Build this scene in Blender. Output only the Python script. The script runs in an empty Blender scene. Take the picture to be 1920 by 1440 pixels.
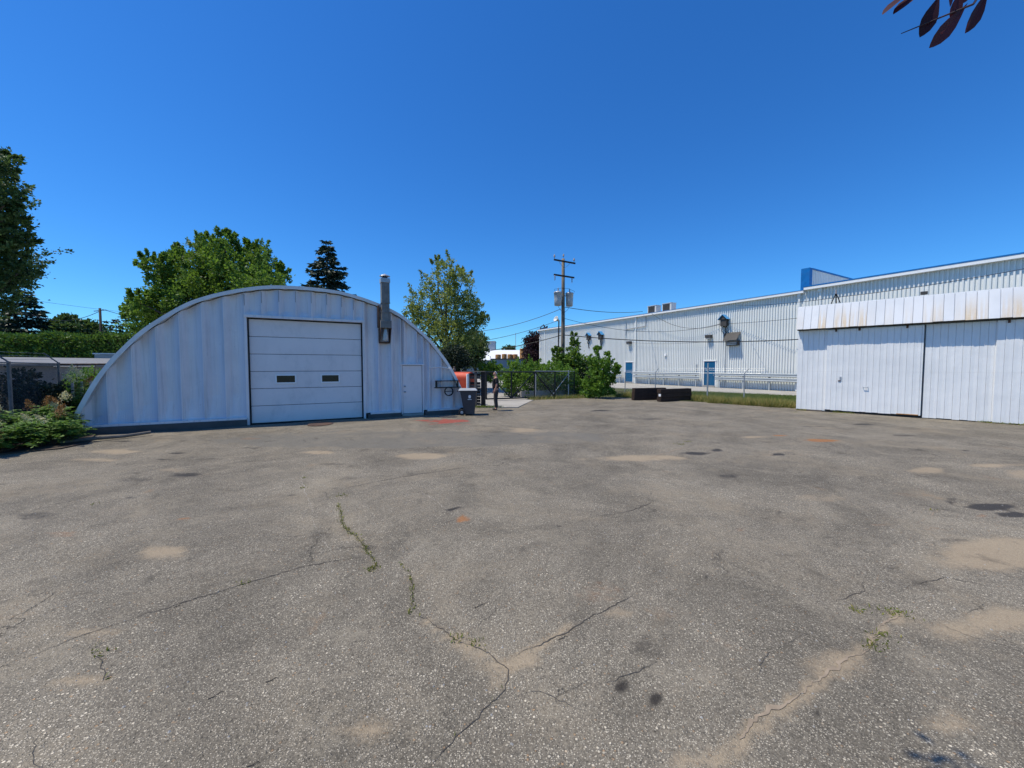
import bpy, bmesh, math, random
import numpy as np
from mathutils import Vector, Matrix
random.seed(7); rng = np.random.default_rng(11)
R = math.radians
S = bpy.context.scene
COL = S.collection
# ------------------------------------------------------------------ camera, world, sun, exposure
cam = bpy.data.cameras.new('camera'); camo = bpy.data.objects.new('camera', cam); COL.objects.link(camo)
cam.sensor_width = 36.0; cam.lens = 36.0*721/1920; cam.clip_start = 0.05; cam.clip_end = 2000
camo.location = (0, 0, 2.0); camo.rotation_euler = (R(90-2.62), 0, 0)
S.camera = camo
S.render.resolution_x = 1024; S.render.resolution_y = 768
SUN_H = Vector((-0.987, -0.163)); SUN_EL = R(65)
SUNV = Vector((SUN_H.x*math.cos(SUN_EL), SUN_H.y*math.cos(SUN_EL), math.sin(SUN_EL)))
w = bpy.data.worlds.new('World'); S.world = w; w.use_nodes = True
nt = w.node_tree; nt.nodes.clear()
sky = nt.nodes.new('ShaderNodeTexSky'); sky.sky_type = 'NISHITA'; sky.sun_disc = False
sky.sun_elevation = SUN_EL; sky.sun_rotation = math.atan2(SUN_H.x, SUN_H.y) % (2*math.pi)
sky.altitude = 50; sky.air_density = 1.0; sky.dust_density = 0.15; sky.ozone_density = 3.0
hs = nt.nodes.new('ShaderNodeHueSaturation'); hs.inputs['Saturation'].default_value = 1.22; hs.inputs['Value'].default_value = 1.0
bg = nt.nodes.new('ShaderNodeBackground'); bg.inputs['Strength'].default_value = 0.15
wo = nt.nodes.new('ShaderNodeOutputWorld')
tn = nt.nodes.new('ShaderNodeMix'); tn.data_type = 'RGBA'; tn.blend_type = 'MULTIPLY'; tn.inputs[0].default_value = 1.0; tn.inputs[7].default_value = (.37, .76, 1.1, 1)
nt.links.new(sky.outputs[0], hs.inputs['Color']); nt.links.new(hs.outputs[0], tn.inputs[6]); nt.links.new(tn.outputs[2], bg.inputs[0]); nt.links.new(bg.outputs[0], wo.inputs[0])
sl = bpy.data.lights.new('sun', 'SUN'); sl.energy = 4.8; sl.angle = R(0.53); sl.color = (1.0, 0.93, 0.80)
so = bpy.data.objects.new('sun', sl); COL.objects.link(so); so.rotation_euler = SUNV.to_track_quat('Z', 'Y').to_euler()
so.location = (-20, -10, 40)
vs = S.view_settings; vs.view_transform = 'Standard'; vs.look = 'None'; vs.exposure = 0.0; vs.gamma = 1.0; vs.use_curve_mapping = False

# ------------------------------------------------------------------ materials
MATS = {}
class NB:
    def __init__(s, name):
        s.m = bpy.data.materials.new(name); s.m.use_nodes = True; s.t = s.m.node_tree; s.t.nodes.clear()
        s.out = s.t.nodes.new('ShaderNodeOutputMaterial'); s.tc = None
    def n(s, typ, **kw):
        nd = s.t.nodes.new(typ)
        for k, v in kw.items():
            if k.startswith('i_'): nd.inputs[k[2:].replace('_', ' ')].default_value = v
            else: setattr(nd, k, v)
        return nd
    def L(s, a, b): s.t.links.new(a, b)
    def coord(s, which='Object'):
        if s.tc is None: s.tc = s.n('ShaderNodeTexCoord')
        return s.tc.outputs[which]
    def noise(s, scale, detail=4, rough=.6, vec=None, stretch=None, dist=0.0):
        v = vec or s.coord()
        if stretch:
            mp = s.n('ShaderNodeMapping'); mp.inputs['Scale'].default_value = stretch; s.L(v, mp.inputs[0]); v = mp.outputs[0]
        nd = s.n('ShaderNodeTexNoise'); nd.inputs['Scale'].default_value = scale; nd.inputs['Detail'].default_value = detail
        nd.inputs['Roughness'].default_value = rough; nd.inputs['Distortion'].default_value = dist
        s.L(v, nd.inputs['Vector']); return nd.outputs['Fac']
    def ramp(s, fac, a, b, lo=0.0, hi=1.0):
        mr = s.n('ShaderNodeMapRange', interpolation_type='SMOOTHSTEP'); mr.inputs['From Min'].default_value = a; mr.inputs['From Max'].default_value = b
        mr.inputs['To Min'].default_value = lo; mr.inputs['To Max'].default_value = hi; s.L(fac, mr.inputs['Value']); return mr.outputs[0]
    def math(s, op, a, b=0.0):
        nd = s.n('ShaderNodeMath', operation=op)
        for i, x in enumerate((a, b)):
            if isinstance(x, (int, float)): nd.inputs[i].default_value = x
            else: s.L(x, nd.inputs[i])
        return nd.outputs[0]
    def mix(s, fac, a, b, blend='MIX'):
        nd = s.n('ShaderNodeMix', data_type='RGBA', blend_type=blend)
        for key, x in ((0, fac), (6, a), (7, b)):
            if isinstance(x, (int, float)): nd.inputs[key].default_value = x
            elif isinstance(x, tuple): nd.inputs[key].default_value = (*x[:3], 1)
            else: s.L(x, nd.inputs[key])
        return nd.outputs[2]
    def attr(s, name):
        nd = s.n('ShaderNodeAttribute', attribute_name=name); return nd.outputs['Fac']
    def principled(s, col, rough=.6, metal=0.0, spec=.4, bump=None, bstr=.3, bdist=.01):
        p = s.n('ShaderNodeBsdfPrincipled')
        for key, x in (('Base Color', col), ('Roughness', rough), ('Metallic', metal), ('Specular IOR Level', spec)):
            if isinstance(x, tuple): p.inputs[key].default_value = (*x[:3], 1)
            elif isinstance(x, (int, float)): p.inputs[key].default_value = x
            else: s.L(x, p.inputs[key])
        if bump is not None:
            b = s.n('ShaderNodeBump'); b.inputs['Strength'].default_value = bstr; b.inputs['Distance'].default_value = bdist
            s.L(bump, b.inputs['Height']); s.L(b.outputs[0], p.inputs['Normal'])
        s.L(p.outputs[0], s.out.inputs[0]); return p
def simple(name, col, rough=.6, metal=0.0, var=.18, scale=2.5, dirt=None, dirt_amt=.4, dirt_scale=2.0, stretch=None, bump=0.0, bscale=60, spec=.4, speck=None, speck_lo=.62, band=None):
    """painted / weathered surface: base colour, cloudy variation, optional dirt (possibly streaked) and paint chips"""
    b = NB(name); n1 = b.noise(scale, 5, .65)
    c = b.mix(b.ramp(n1, .3, .7), tuple(x*(1-var) for x in col), tuple(min(1, x*(1+var*.5)) for x in col))
    if band:
        wf = b.math('ADD', b.math('MULTIPLY', b.attr('flank_shade'), b.ramp(b.noise(1.1, 5, .65, stretch=(1, 1, .5)), .2, .6, .55, 1.0)), b.ramp(b.noise(2.0, 2, .5, stretch=(1, 1, .07)), .5, .62, 0, .22)); c = b.mix(wf, c, band)  # flute flank shade painted as a bluish tint, plus random vertical streaks
    if dirt:
        d = b.noise(dirt_scale, 6, .7, stretch=stretch)
        c = b.mix(b.ramp(d, .48, .8, 0, dirt_amt), c, dirt)
    if speck:
        d = b.noise(23, 3, .6)
        c = b.mix(b.ramp(d, speck_lo, speck_lo+.05, 0, .85), c, speck)
    rr = b.ramp(b.noise(scale*2.3, 3), .2, .8, max(.05, rough-.12), min(1, rough+.12))
    b.principled(c, rr, metal, spec, b.noise(bscale, 4) if bump else None, bump, .01)
    MATS[name] = b.m; return b.m
def leafmat(name, c0, c1, c2, trans=.3, rough=.55):
    """leaf colours vary by a per-leaf value; light passes through the blades"""
    b = NB(name); a = b.attr('tint')
    c = b.mix(b.ramp(a, 0, .55), c0, c1); c = b.mix(b.ramp(a, .6, 1.0), c, c2)
    p = b.n('ShaderNodeBsdfPrincipled'); p.inputs['Roughness'].default_value = rough; p.inputs['Specular IOR Level'].default_value = .35; b.L(c, p.inputs['Base Color'])
    t = b.n('ShaderNodeBsdfTranslucent'); tc = b.mix(.5, c, (min(1, c1[0]*1.7), min(1, c1[1]*1.5), c1[2]*.7)); b.L(tc, t.inputs[0])
    ms = b.n('ShaderNodeMixShader'); ms.inputs[0].default_value = trans; b.L(p.outputs[0], ms.inputs[1]); b.L(t.outputs[0], ms.inputs[2]); b.L(ms.outputs[0], b.out.inputs[0])
    MATS[name] = b.m; return b.m

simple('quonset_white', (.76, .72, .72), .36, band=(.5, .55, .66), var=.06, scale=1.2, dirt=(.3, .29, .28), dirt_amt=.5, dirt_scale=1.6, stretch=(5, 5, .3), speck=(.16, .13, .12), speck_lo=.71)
simple('door_white', (.76, .71, .7), .5, var=.05, scale=.9, dirt=(.42, .42, .43), dirt_amt=.4, dirt_scale=1.3, stretch=(2, 2, 1.2), bump=.05, bscale=30)
simple('rim_white', (.74, .72, .7), .5, var=.08, dirt=(.33, .31, .3), dirt_amt=.35, dirt_scale=3)
simple('roof_metal', (.6, .62, .64), .45, .3, var=.12)
simple('shed_white', (.8, .8, .78), .5, var=.035, scale=.8, dirt=(.55, .56, .58), dirt_amt=.35, dirt_scale=2.4, stretch=(3, 3, .3), spec=.35)
simple('siding', (.73, .745, .715), .5, var=.04, scale=.5, dirt=(.62, .63, .6), dirt_amt=.35, dirt_scale=1.0, stretch=(3, 3, .15))
simple('fascia_white', (.82, .82, .8), .5, var=.05)
simple('paint_blue', (.0, .14, .42), .45, var=.12, dirt=(.02, .1, .25), dirt_amt=.3)
simple('door_blue', (.0, .085, .2), .45, var=.1)
simple('cap_blue', (.05, .25, .5), .5, var=.1)
simple('concrete', (.36, .34, .31), .85, var=.2, scale=1.4, dirt=(.2, .18, .15), dirt_amt=.5, bump=.3, bscale=50)
simple('concrete_dark', (.1, .095, .09), .9, var=.25, scale=2, dirt=(.05, .05, .045), dirt_amt=.6, bump=.3, bscale=40)
simple('apron_concrete', (.36, .34, .3), .85, var=.15, scale=.6, dirt=(.28, .26, .22), dirt_amt=.5, dirt_scale=.8, bump=.15, bscale=60)
simple('galvanised', (.42, .44, .46), .45, .55, var=.15, scale=6, dirt=(.25, .22, .19), dirt_amt=.35, dirt_scale=4)
simple('flue_metal', (.2, .19, .175), .6, .2, var=.25, scale=4, dirt=(.09, .06, .045), dirt_amt=.6, dirt_scale=3, stretch=(3, 3, .6))
simple('rusty', (.09, .055, .04), .8, .2, var=.3, scale=6, dirt=(.2, .08, .03), dirt_amt=.6, dirt_scale=5, bump=.3)
simple('black_metal', (.018, .02, .022), .5, .2, var=.2, scale=5)
simple('black_rubber', (.015, .015, .016), .75, var=.2)
simple('bin_plastic', (.045, .045, .052), .5, var=.12, scale=3, dirt=(.1, .09, .08), dirt_amt=.3, bump=.05)
simple('bin_lid', (.34, .36, .38), .5, var=.1)
simple('white_plastic', (.8, .8, .8), .4, var=.05)
simple('tank_red', (.52, .075, .035), .5, .1, var=.15, scale=3, dirt=(.2, .05, .03), dirt_amt=.6, dirt_scale=3)
simple('wood_dark', (.035, .028, .024), .85, var=.3, scale=8, dirt=(.1, .085, .07), dirt_amt=.5, dirt_scale=6, stretch=(1, 8, 8), bump=.5, bscale=30)
simple('tie_wood', (.03, .018, .013), .85, var=.35, scale=6, dirt=(.11, .06, .04), dirt_amt=.6, dirt_scale=7, stretch=(.6, 6, 6), bump=.7, bscale=25)
simple('wood_grey', (.15, .13, .11), .85, var=.25, scale=5, dirt=(.06, .05, .045), dirt_amt=.6, dirt_scale=4, stretch=(1, 6, 6), bump=.4)
simple('pole_wood', (.19, .155, .115), .85, var=.25, scale=3, dirt=(.07, .055, .045), dirt_amt=.7, dirt_scale=3, stretch=(6, 6, .4), bump=.5, bscale=30)
simple('bark', (.09, .07, .055), .9, var=.3, scale=6, dirt=(.04, .03, .025), dirt_amt=.6, bump=.8, bscale=18)
simple('wire_black', (.012, .012, .013), .6, var=.1)
simple('transformer_grey', (.45, .47, .48), .4, .2, var=.08, dirt=(.25, .23, .2), dirt_amt=.35)
simple('porcelain', (.35, .3, .28), .3, var=.1)
simple('lamp_grey', (.4, .4, .38), .45, .3, var=.15)
simple('dark_louver', (.06, .055, .05), .6, var=.2)
simple('ac_white', (.6, .6, .58), .5, var=.1)
simple('skin', (.42, .22, .15), .55, var=.08, scale=12)
simple('hair_grey', (.42, .41, .4), .8, var=.3, scale=60)
simple('shirt_black', (.012, .012, .014), .9, var=.2, scale=14, bump=.2, bscale=40)
simple('trousers_grey', (.035, .034, .036), .9, var=.2, scale=14, bump=.2, bscale=40)
simple('shoe', (.015, .014, .014), .6)
simple('flat_white_roof', (.74, .74, .73), .6, var=.05)
simple('far_grey', (.33, .36, .4), .7, var=.1)
simple('galvanised_shaded', (.13, .135, .14), .6, .3, var=.2, scale=6, dirt=(.1, .07, .05), dirt_amt=.4)  # darker copy of galvanised: tree shade over the side fence put into the colour
simple('roof_grey', (.2, .2, .2), .7, var=.15)  # plank shed roof, tree shade put into its even grey
simple('rail_paint', (.4, .44, .46), .45, .1, var=.1, dirt=(.4, .4, .38), dirt_amt=.3)
simple('rust_orange', (.5, .25, .08), .8, var=.35, scale=3, dirt=(.5, .42, .33), dirt_amt=.6, dirt_scale=2)
simple('plank_shaded', (.25, .25, .255), .8, var=.2, scale=3, dirt=(.12, .11, .1), dirt_amt=.5, dirt_scale=3)  # white planks darkened, tree shade put into the base colour
simple('old_white', (.42, .42, .42), .7, var=.15, scale=3, dirt=(.22, .2, .19), dirt_amt=.5, dirt_scale=3)
simple('soil', (.07, .05, .035), .95, var=.35, scale=4, dirt=(.12, .09, .06), dirt_amt=.6, dirt_scale=6, bump=.8, bscale=25)
simple('crack_dark', (.08, .069, .056), .95, var=.3, scale=9)
simple('crack_sand', (.3, .235, .165), .95, var=.2, scale=9, bump=.5, bscale=90)
simple('rope_pale', (.4, .36, .3), .9, var=.15)
simple('branch_purple', (.06, .03, .028), .7, var=.2)
g = NB('window_glass'); p = g.principled((.02, .022, .024), .08, 0, .8); MATS['window_glass'] = g.m
leafmat('maple_leaf', (.04, .085, .016), (.12, .22, .034), (.25, .38, .06), .45)
leafmat('maple_dark', (.024, .05, .018), (.065, .12, .036), (.15, .23, .08), .4)
leafmat('elm_leaf', (.085, .125, .03), (.21, .27, .075), (.4, .44, .2), .5)
leafmat('pale_leaf', (.07, .11, .045), (.12, .18, .08), (.2, .26, .13))
leafmat('spruce_needle', (.018, .034, .022), (.035, .06, .038), (.07, .1, .06), .12)
leafmat('hedge_leaf', (.045, .095, .018), (.1, .19, .034), (.17, .28, .05), .25)
leafmat('vine_leaf', (.06, .13, .018), (.13, .25, .035), (.25, .38, .06), .4)
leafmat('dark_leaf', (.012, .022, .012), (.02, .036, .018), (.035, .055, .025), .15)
leafmat('purple_leaf', (.018, .008, .012), (.035, .014, .02), (.06, .025, .03), .2)
leafmat('near_purple', (.03, .007, .011), (.065, .016, .023), (.14, .035, .04), .4)
leafmat('spirea_leaf', (.05, .12, .02), (.11, .22, .04), (.24, .36, .08), .4)
leafmat('plume_white', (.5, .45, .25), (.65, .6, .4), (.75, .72, .55), .3)
leafmat('plume_brown', (.22, .11, .04), (.34, .17, .06), (.45, .27, .1), .2)
leafmat('grass_blade', (.07, .12, .025), (.14, .19, .04), (.46, .36, .13), .3)
leafmat('lawn_blade', (.05, .1, .02), (.1, .17, .035), (.26, .24, .08), .3)
leafmat('crack_weed', (.12, .155, .025), (.2, .22, .04), (.34, .28, .08), .3)

# ------------------------------------------------------------------ mesh helpers
class MB:
    def __init__(s): s.v = []; s.f = []; s.mi = []; s.cur = 0
    def add(s, vs, fs):
        o = len(s.v); s.v += [tuple(x) for x in vs]; s.f += [tuple(i+o for i in f) for f in fs]; s.mi += [s.cur]*len(fs); return s
    def box(s, x0, x1, y0, y1, z0, z1):
        return s.add([(x0,y0,z0),(x1,y0,z0),(x1,y1,z0),(x0,y1,z0),(x0,y0,z1),(x1,y0,z1),(x1,y1,z1),(x0,y1,z1)],
                     [(3,2,1,0),(4,5,6,7),(0,1,5,4),(1,2,6,5),(2,3,7,6),(3,0,4,7)])
    def bevbox(s, x0, x1, y0, y1, z0, z1, b=.01):
        bm = bmesh.new(); bmesh.ops.create_cube(bm, size=1)
        for v in bm.verts: v.co = Vector(((x0+x1)/2+v.co.x*(x1-x0), (y0+y1)/2+v.co.y*(y1-y0), (z0+z1)/2+v.co.z*(z1-z0)))
        bmesh.ops.bevel(bm, geom=bm.edges[:], offset=b, segments=2, affect='EDGES', profile=.6)
        bm.verts.index_update(); r = s.add([v.co[:] for v in bm.verts], [[v.index for v in f.verts] for f in bm.faces]); bm.free(); return r
    def tube(s, pts, rad, n=8, cap=True):
        pts = [Vector(p) for p in pts]; rs = rad if isinstance(rad, (list, tuple)) else [rad]*len(pts)
        vs = []; fs = []; prev = None
        for i, p in enumerate(pts):
            t = (pts[min(i+1, len(pts)-1)]-pts[max(i-1, 0)]).normalized()
            if prev is None:
                a = t.cross(Vector((0, 0, 1)))
                if a.length < 1e-3: a = Vector((1, 0, 0))
            else: a = prev-t*prev.dot(t)
            a.normalize(); prev = a; b = t.cross(a)
            for k in range(n):
                q = 2*math.pi*k/n; vs.append(p+(a*math.cos(q)+b*math.sin(q))*rs[i])
        for i in range(len(pts)-1):
            for k in range(n): fs.append((i*n+k, (i+1)*n+k, (i+1)*n+(k+1) % n, i*n+(k+1) % n))
        if cap: fs.append(tuple(range(n))); fs.append(tuple(range((len(pts)-1)*n, len(pts)*n))[::-1])
        return s.add(vs, fs)
    def lathe(s, prof, n=16, c=(0, 0, 0)):
        vs = []; fs = []
        for r, z in prof:
            for k in range(n): q = 2*math.pi*k/n; vs.append((c[0]+r*math.cos(q), c[1]+r*math.sin(q), c[2]+z))
        for i in range(len(prof)-1):
            for k in range(n): fs.append((i*n+k, i*n+(k+1) % n, (i+1)*n+(k+1) % n, (i+1)*n+k))
        if prof[0][0] > 1e-4: fs.append(tuple(range(n))[::-1])
        if prof[-1][0] > 1e-4: fs.append(tuple(range((len(prof)-1)*n, len(prof)*n)))
        return s.add(vs, fs)
    def prism(s, poly, axis, a, b):
        """extrude a 2-D outline along an axis ('x','y','z') from a to b"""
        def P(p, t): return {'x': (t, p[0], p[1]), 'y': (p[0], t, p[1]), 'z': (p[0], p[1], t)}[axis]
        n = len(poly); vs = [P(p, a) for p in poly]+[P(p, b) for p in poly]
        return s.add(vs, [tuple(range(n))[::-1], tuple(range(n, 2*n))]+[(i, (i+1) % n, n+(i+1) % n, n+i) for i in range(n)])
    def build(s, name, mat, parent=None, smooth=False, loc=None, rz=None, fix=True):
        me = bpy.data.meshes.new(name); me.from_pydata(s.v, [], s.f)
        mats = mat if isinstance(mat, (list, tuple)) else [mat]
        for m in mats: me.materials.append(MATS[m])
        if len(mats) > 1: me.polygons.foreach_set('material_index', s.mi)
        if fix:
            bm = bmesh.new(); bm.from_mesh(me); bmesh.ops.recalc_face_normals(bm, faces=bm.faces); bm.to_mesh(me); bm.free()
        if smooth: me.shade_smooth() if smooth is True else None
        me.update(); return link(name, me, parent, loc, rz)
def link(name, me, parent=None, loc=None, rz=None):
    o = bpy.data.objects.new(name, me); COL.objects.link(o); o.parent = parent
    if loc is not None: o.location = loc
    if rz is not None: o.rotation_euler = (0, 0, rz)
    return o
def tag(o, label, cat, group=None, kind=None):
    o['label'] = label; o['category'] = cat
    if group: o['group'] = group
    if kind: o['kind'] = kind
    return o
def setting(o, label=None, kind='structure'):
    o['kind'] = kind
    if label: o['label'] = label
    return o
def thing(name, label, cat, loc, rz=0.0, group=None):
    o = bpy.data.objects.new(name, None); COL.objects.link(o); o.empty_display_size = .3
    o.location = loc; o.rotation_euler = (0, 0, rz); return tag(o, label, cat, group)
def copy_tree(o, parent=None):
    c = o.copy(); COL.objects.link(c); c.parent = parent
    for ch in [k for k in o.children]: copy_tree(ch, c)
    return c
def quads(name, co, mat, parent=None, tint=None, loc=None):
    """co: (N,4,3) array of four-cornered leaf blades -> one mesh"""
    N = len(co); me = bpy.data.meshes.new(name)
    me.vertices.add(N*4); me.vertices.foreach_set('co', co.astype(np.float32).ravel())
    me.loops.add(N*4); me.loops.foreach_set('vertex_index', np.arange(N*4, dtype=np.int32))
    me.polygons.add(N); me.polygons.foreach_set('loop_start', np.arange(0, N*4, 4, dtype=np.int32))
    try: me.polygons.foreach_set('loop_total', np.full(N, 4, dtype=np.int32))
    except Exception: pass
    if tint is None: tint = rng.random(N)
    a = me.attributes.new('tint', 'FLOAT', 'FACE'); a.data.foreach_set('value', tint.astype(np.float32))
    me.materials.append(MATS[mat]); me.update(); me.validate(); return link(name, me, parent, loc)
def unit(a): return a/np.maximum(np.linalg.norm(a, axis=-1, keepdims=True), 1e-6)
def blades(pos, axis, length, width, fold=.18):
    """leaf blades: base at pos, pointing along axis, random roll, slightly folded"""
    N = len(pos); axis = unit(axis); side = unit(np.cross(axis, rng.normal(size=(N, 3)))); nor = np.cross(axis, side)
    L = (length if np.ndim(length) else np.full(N, length))[:, None]; W = (width if np.ndim(width) else np.full(N, width))[:, None]
    mid = pos+axis*L*.45+nor*W*fold
    return np.stack([pos, mid+side*W*.5, pos+axis*L, mid-side*W*.5], 1)

# ------------------------------------------------------------------ ground
def relief(x, y):
    return .012*np.sin(x*.55+.3*y)+.009*np.sin(y*.8-.4*x+1.3)+.006*np.sin(x*1.7+2.1*np.sin(y*.9))+.004*np.sin(2.9*y+1.1*x)-.012
def vnoise(x, y, s, seed=0):
    r = np.random.default_rng(seed); T = r.random((64, 64)); X = x*s; Y = y*s
    i = np.floor(X).astype(int); j = np.floor(Y).astype(int); fx = X-i; fy = Y-j; fx = fx*fx*(3-2*fx); fy = fy*fy*(3-2*fy)
    g = lambda a, b: T[a % 64, b % 64]
    return (g(i, j)*(1-fx)+g(i+1, j)*fx)*(1-fy)+(g(i, j+1)*(1-fx)+g(i+1, j+1)*fx)*fy
# (centre, two half-axes, strength) of each spill, sand wash or stain lying on the yard, in metres
SAND = [(-3.794, 4.121, 0.362, 0.0, -0.177, 0.197, 0.75), (-4.477, 8.884, 0.348, 0.0, -0.111, 0.223, 0.8), (-2.026, 8.51, 0.775, 0.0, -0.072, 0.308, 0.7), (-0.797, 2.04, 0.281, 0.0, -0.047, 0.126, 0.6), (-2.806, 2.408, 0.208, 0.0, -0.073, 0.065, 0.6), (0.091, 2.522, 0.163, 0.0, 0.003, 0.085, 0.7), (2.693, 8.359, 1.112, 0.0, 0.095, 0.297, 0.75), (5.12, 4.061, 0.633, 0.0, 0.445, 0.361, 0.9), (3.77, 2.932, 0.461, 0.0, 0.253, 0.203, 0.85), (2.189, 2.498, 0.251, 0.0, 0.11, 0.13, 0.55), (0.889, 1.853, 0.162, 0.0, 0.036, 0.079, 0.55), (-3.208, 2.84, 0.203, 0.0, -0.078, 0.071, 0.55), (-9.25, 9.054, 0.76, 0.0, -0.293, 0.29, 0.6), (0.424, 12.154, 0.814, 0.0, 0.022, 0.624, 0.6), (8.091, 7.396, 0.394, 0.0, 0.294, 0.272, 0.65), (9.74, 7.719, 0.649, 0.0, 0.211, 0.169, 0.75), (2.488, 2.072, 0.18, 0.0, 0.082, 0.071, 0.55), (0.865, 3.029, 0.173, 0.0, 0.022, 0.081, 0.5), (-6.639, 7.396, 0.311, 0.0, -0.138, 0.155, 0.4), (3.132, 2.963, 0.254, 0.0, 0.093, 0.091, 0.35), (9.468, 7.027, 0.395, 0.0, 0.468, 0.352, 0.5), (6.774, 10.773, 0.452, 0.0, 0.153, 0.245, 0.6), (6.336, 9.054, 0.38, 0.0, 0.12, 0.174, 0.5), (-9.027, 8.261, 0.579, 0.0, -0.209, 0.193, 0.5), (-1.86, 4.382, 0.248, 0.0, -0.052, 0.125, 0.3), (4.779, 5.855, 0.412, 0.0, 0.157, 0.196, 0.35)]
OIL = [(2.481, 2.199, 0.013, 0.0, 0.012, 0.011, 1.0), (2.18, 2.156, 0.012, 0.0, 0.01, 0.01, 1.0), (2.418, 1.949, 0.014, 0.0, 0.01, 0.009, 1.0), (1.944, 2.507, 0.014, 0.0, 0.01, 0.014, 1.0), (2.428, 2.448, 0.014, 0.0, 0.013, 0.013, 1.0), (1.348, 2.199, 0.013, 0.0, 0.006, 0.011, 0.9), (1.753, 2.128, 0.015, 0.0, 0.008, 0.01, 1.0), (0.329, 1.921, 0.011, 0.0, 0.001, 0.008, 0.9), (12.235, 13.288, 0.463, 0.0, 0.227, 0.248, 0.7), (11.575, 11.198, 0.469, 0.0, 0.181, 0.176, 0.6), (9.922, 12.696, 0.443, 0.0, 0.176, 0.226, 0.6), (4.101, 17.318, 0.603, 0.0, 0.099, 0.42, 0.7), (5.516, 14.654, 0.613, 0.0, 0.113, 0.301, 0.6), (-6.497, 9.478, 0.464, 0.0, -0.108, 0.158, 0.7), (-3.72, 7.805, 0.383, 0.0, -0.061, 0.129, 0.5), (0.231, 8.261, 0.231, 0.0, 0.003, 0.097, 0.5), (3.625, 5.855, 0.247, 0.0, 0.06, 0.098, 0.5), (-1.279, 4.525, 0.192, 0.0, -0.025, 0.089, 0.4), (-2.727, 4.382, 0.248, 0.0, -0.059, 0.097, 0.4), (2.949, 4.002, 0.227, 0.0, 0.059, 0.081, 0.45), (5.145, 4.382, 0.186, 0.0, 0.096, 0.083, 0.5), (0.697, 2.305, 0.06, 0.0, 0.015, 0.052, 1.0), (0.849, 2.22, 0.058, 0.0, 0.018, 0.048, 1.0), (0.389, 2.191, 0.025, 0.0, 0.004, 0.022, 0.9), (0.631, 2.098, 0.046, 0.0, 0.009, 0.03, 0.7), (1.625, 1.88, 0.055, 0.0, 0.024, 0.03, 0.9), (6.789, 5.445, 0.322, 0.0, 0.182, 0.149, 1.1), (6.807, 5.163, 0.233, 0.0, 0.124, 0.096, 1.1), (6.714, 5.783, 0.179, 0.0, 0.082, 0.072, 0.9), (6.513, 5.62, 0.111, 0.0, 0.103, 0.09, 0.7), (-0.878, 5.28, 0.067, 0.0, -0.013, 0.08, 1.0), (-0.733, 5.361, 0.038, 0.0, -0.006, 0.041, 0.9), (-6.126, 7.098, 0.398, 0.0, -0.183, 0.215, 0.7), (-6.864, 6.79, 0.524, 0.0, -0.164, 0.164, 0.5), (4.29, 8.884, 0.398, 0.0, 0.08, 0.167, 0.8), (4.941, 9.171, 0.18, 0.0, 0.095, 0.178, 0.8), (3.994, 7.027, 0.237, 0.0, 0.079, 0.14, 0.6), (1.885, 3.585, 0.066, 0.0, 0.034, 0.066, 0.9), (-4.633, 5.88, 0.124, 0.0, -0.057, 0.074, 0.8), (-3.409, 5.88, 0.124, 0.0, -0.042, 0.074, 0.8), (-5.891, 5.855, 0.115, 0.0, -0.073, 0.073, 0.7), (1.005, 2.645, 0.209, 0.0, 0.053, 0.146, 0.5), (-6.554, 5.106, 0.396, 0.0, -0.189, 0.15, 0.55), (-7.834, 8.884, 0.274, 0.0, -0.122, 0.139, 0.8), (-7.566, 8.31, 0.256, 0.0, -0.088, 0.098, 0.6), (-10.439, 10.23, 0.429, 0.0, -0.224, 0.221, 0.7), (6.043, 8.72, 0.171, 0.0, 0.092, 0.134, 0.9), (3.694, 5.241, 0.074, 0.0, 0.041, 0.059, 0.9), (-0.225, 5.321, 0.06, 0.0, -0.002, 0.041, 0.7), (4.24, 3.783, 0.075, 0.0, 0.057, 0.052, 0.7), (3.761, 3.731, 0.132, 0.0, 0.06, 0.061, 0.5), (-1.716, 4.496, 0.191, 0.0, -0.033, 0.087, 0.4), (3.738, 4.481, 0.089, 0.0, 0.047, 0.058, 0.6), (-5.7, 4.926, 0.278, 0.0, -0.119, 0.105, 0.4), (3.969, 4.121, 0.175, 0.0, 0.093, 0.098, 0.4), (10.839, 9.112, 0.153, 0.0, 0.138, 0.117, 0.8)]
RUST = [(-4.351, 5.015, 0.141, 0.0, -0.108, 0.126, 0.8), (-3.972, 4.496, 0.089, 0.0, -0.063, 0.073, 0.6), (-0.646, 4.979, 0.063, 0.0, -0.014, 0.107, 0.9), (8.426, 10.304, 0.547, 0.0, 0.152, 0.187, 0.9), (7.7, 11.024, 0.308, 0.0, 0.118, 0.171, 0.8), (-5.49, 5.735, 0.097, 0.0, -0.089, 0.094, 0.5), (-5.373, 4.525, 0.256, 0.0, -0.12, 0.103, 0.4), (6.338, 5.106, 0.13, 0.0, 0.137, 0.112, 0.5), (4.715, 4.84, 0.41, 0.0, 0.064, 0.067, 0.4), (2.841, 4.678, 0.093, 0.0, 0.056, 0.094, 0.4), (4.765, 5.689, 0.128, 0.0, 0.038, 0.046, 0.6), (-7.376, 10.773, 0.452, 0.0, -0.166, 0.245, 0.4), (-6.998, 13.938, 0.972, 0.0, -0.272, 0.546, 0.5), (-0.322, 2.81, 0.121, 0.0, -0.006, 0.058, 0.3), (0.757, 3.325, 0.237, 0.0, 0.045, 0.203, 0.3)]
RED = [(-2.355, 14.075, 0.824, 0.0, -0.116, 0.696, 1.0)]
PATCH = [(-3.559, 10.612, 3.856, 0.0, -0.346, 1.04, 1.0), (0.611, 10.939, 1.834, 0.0, 0.047, 0.847, 0.8)]
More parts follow.
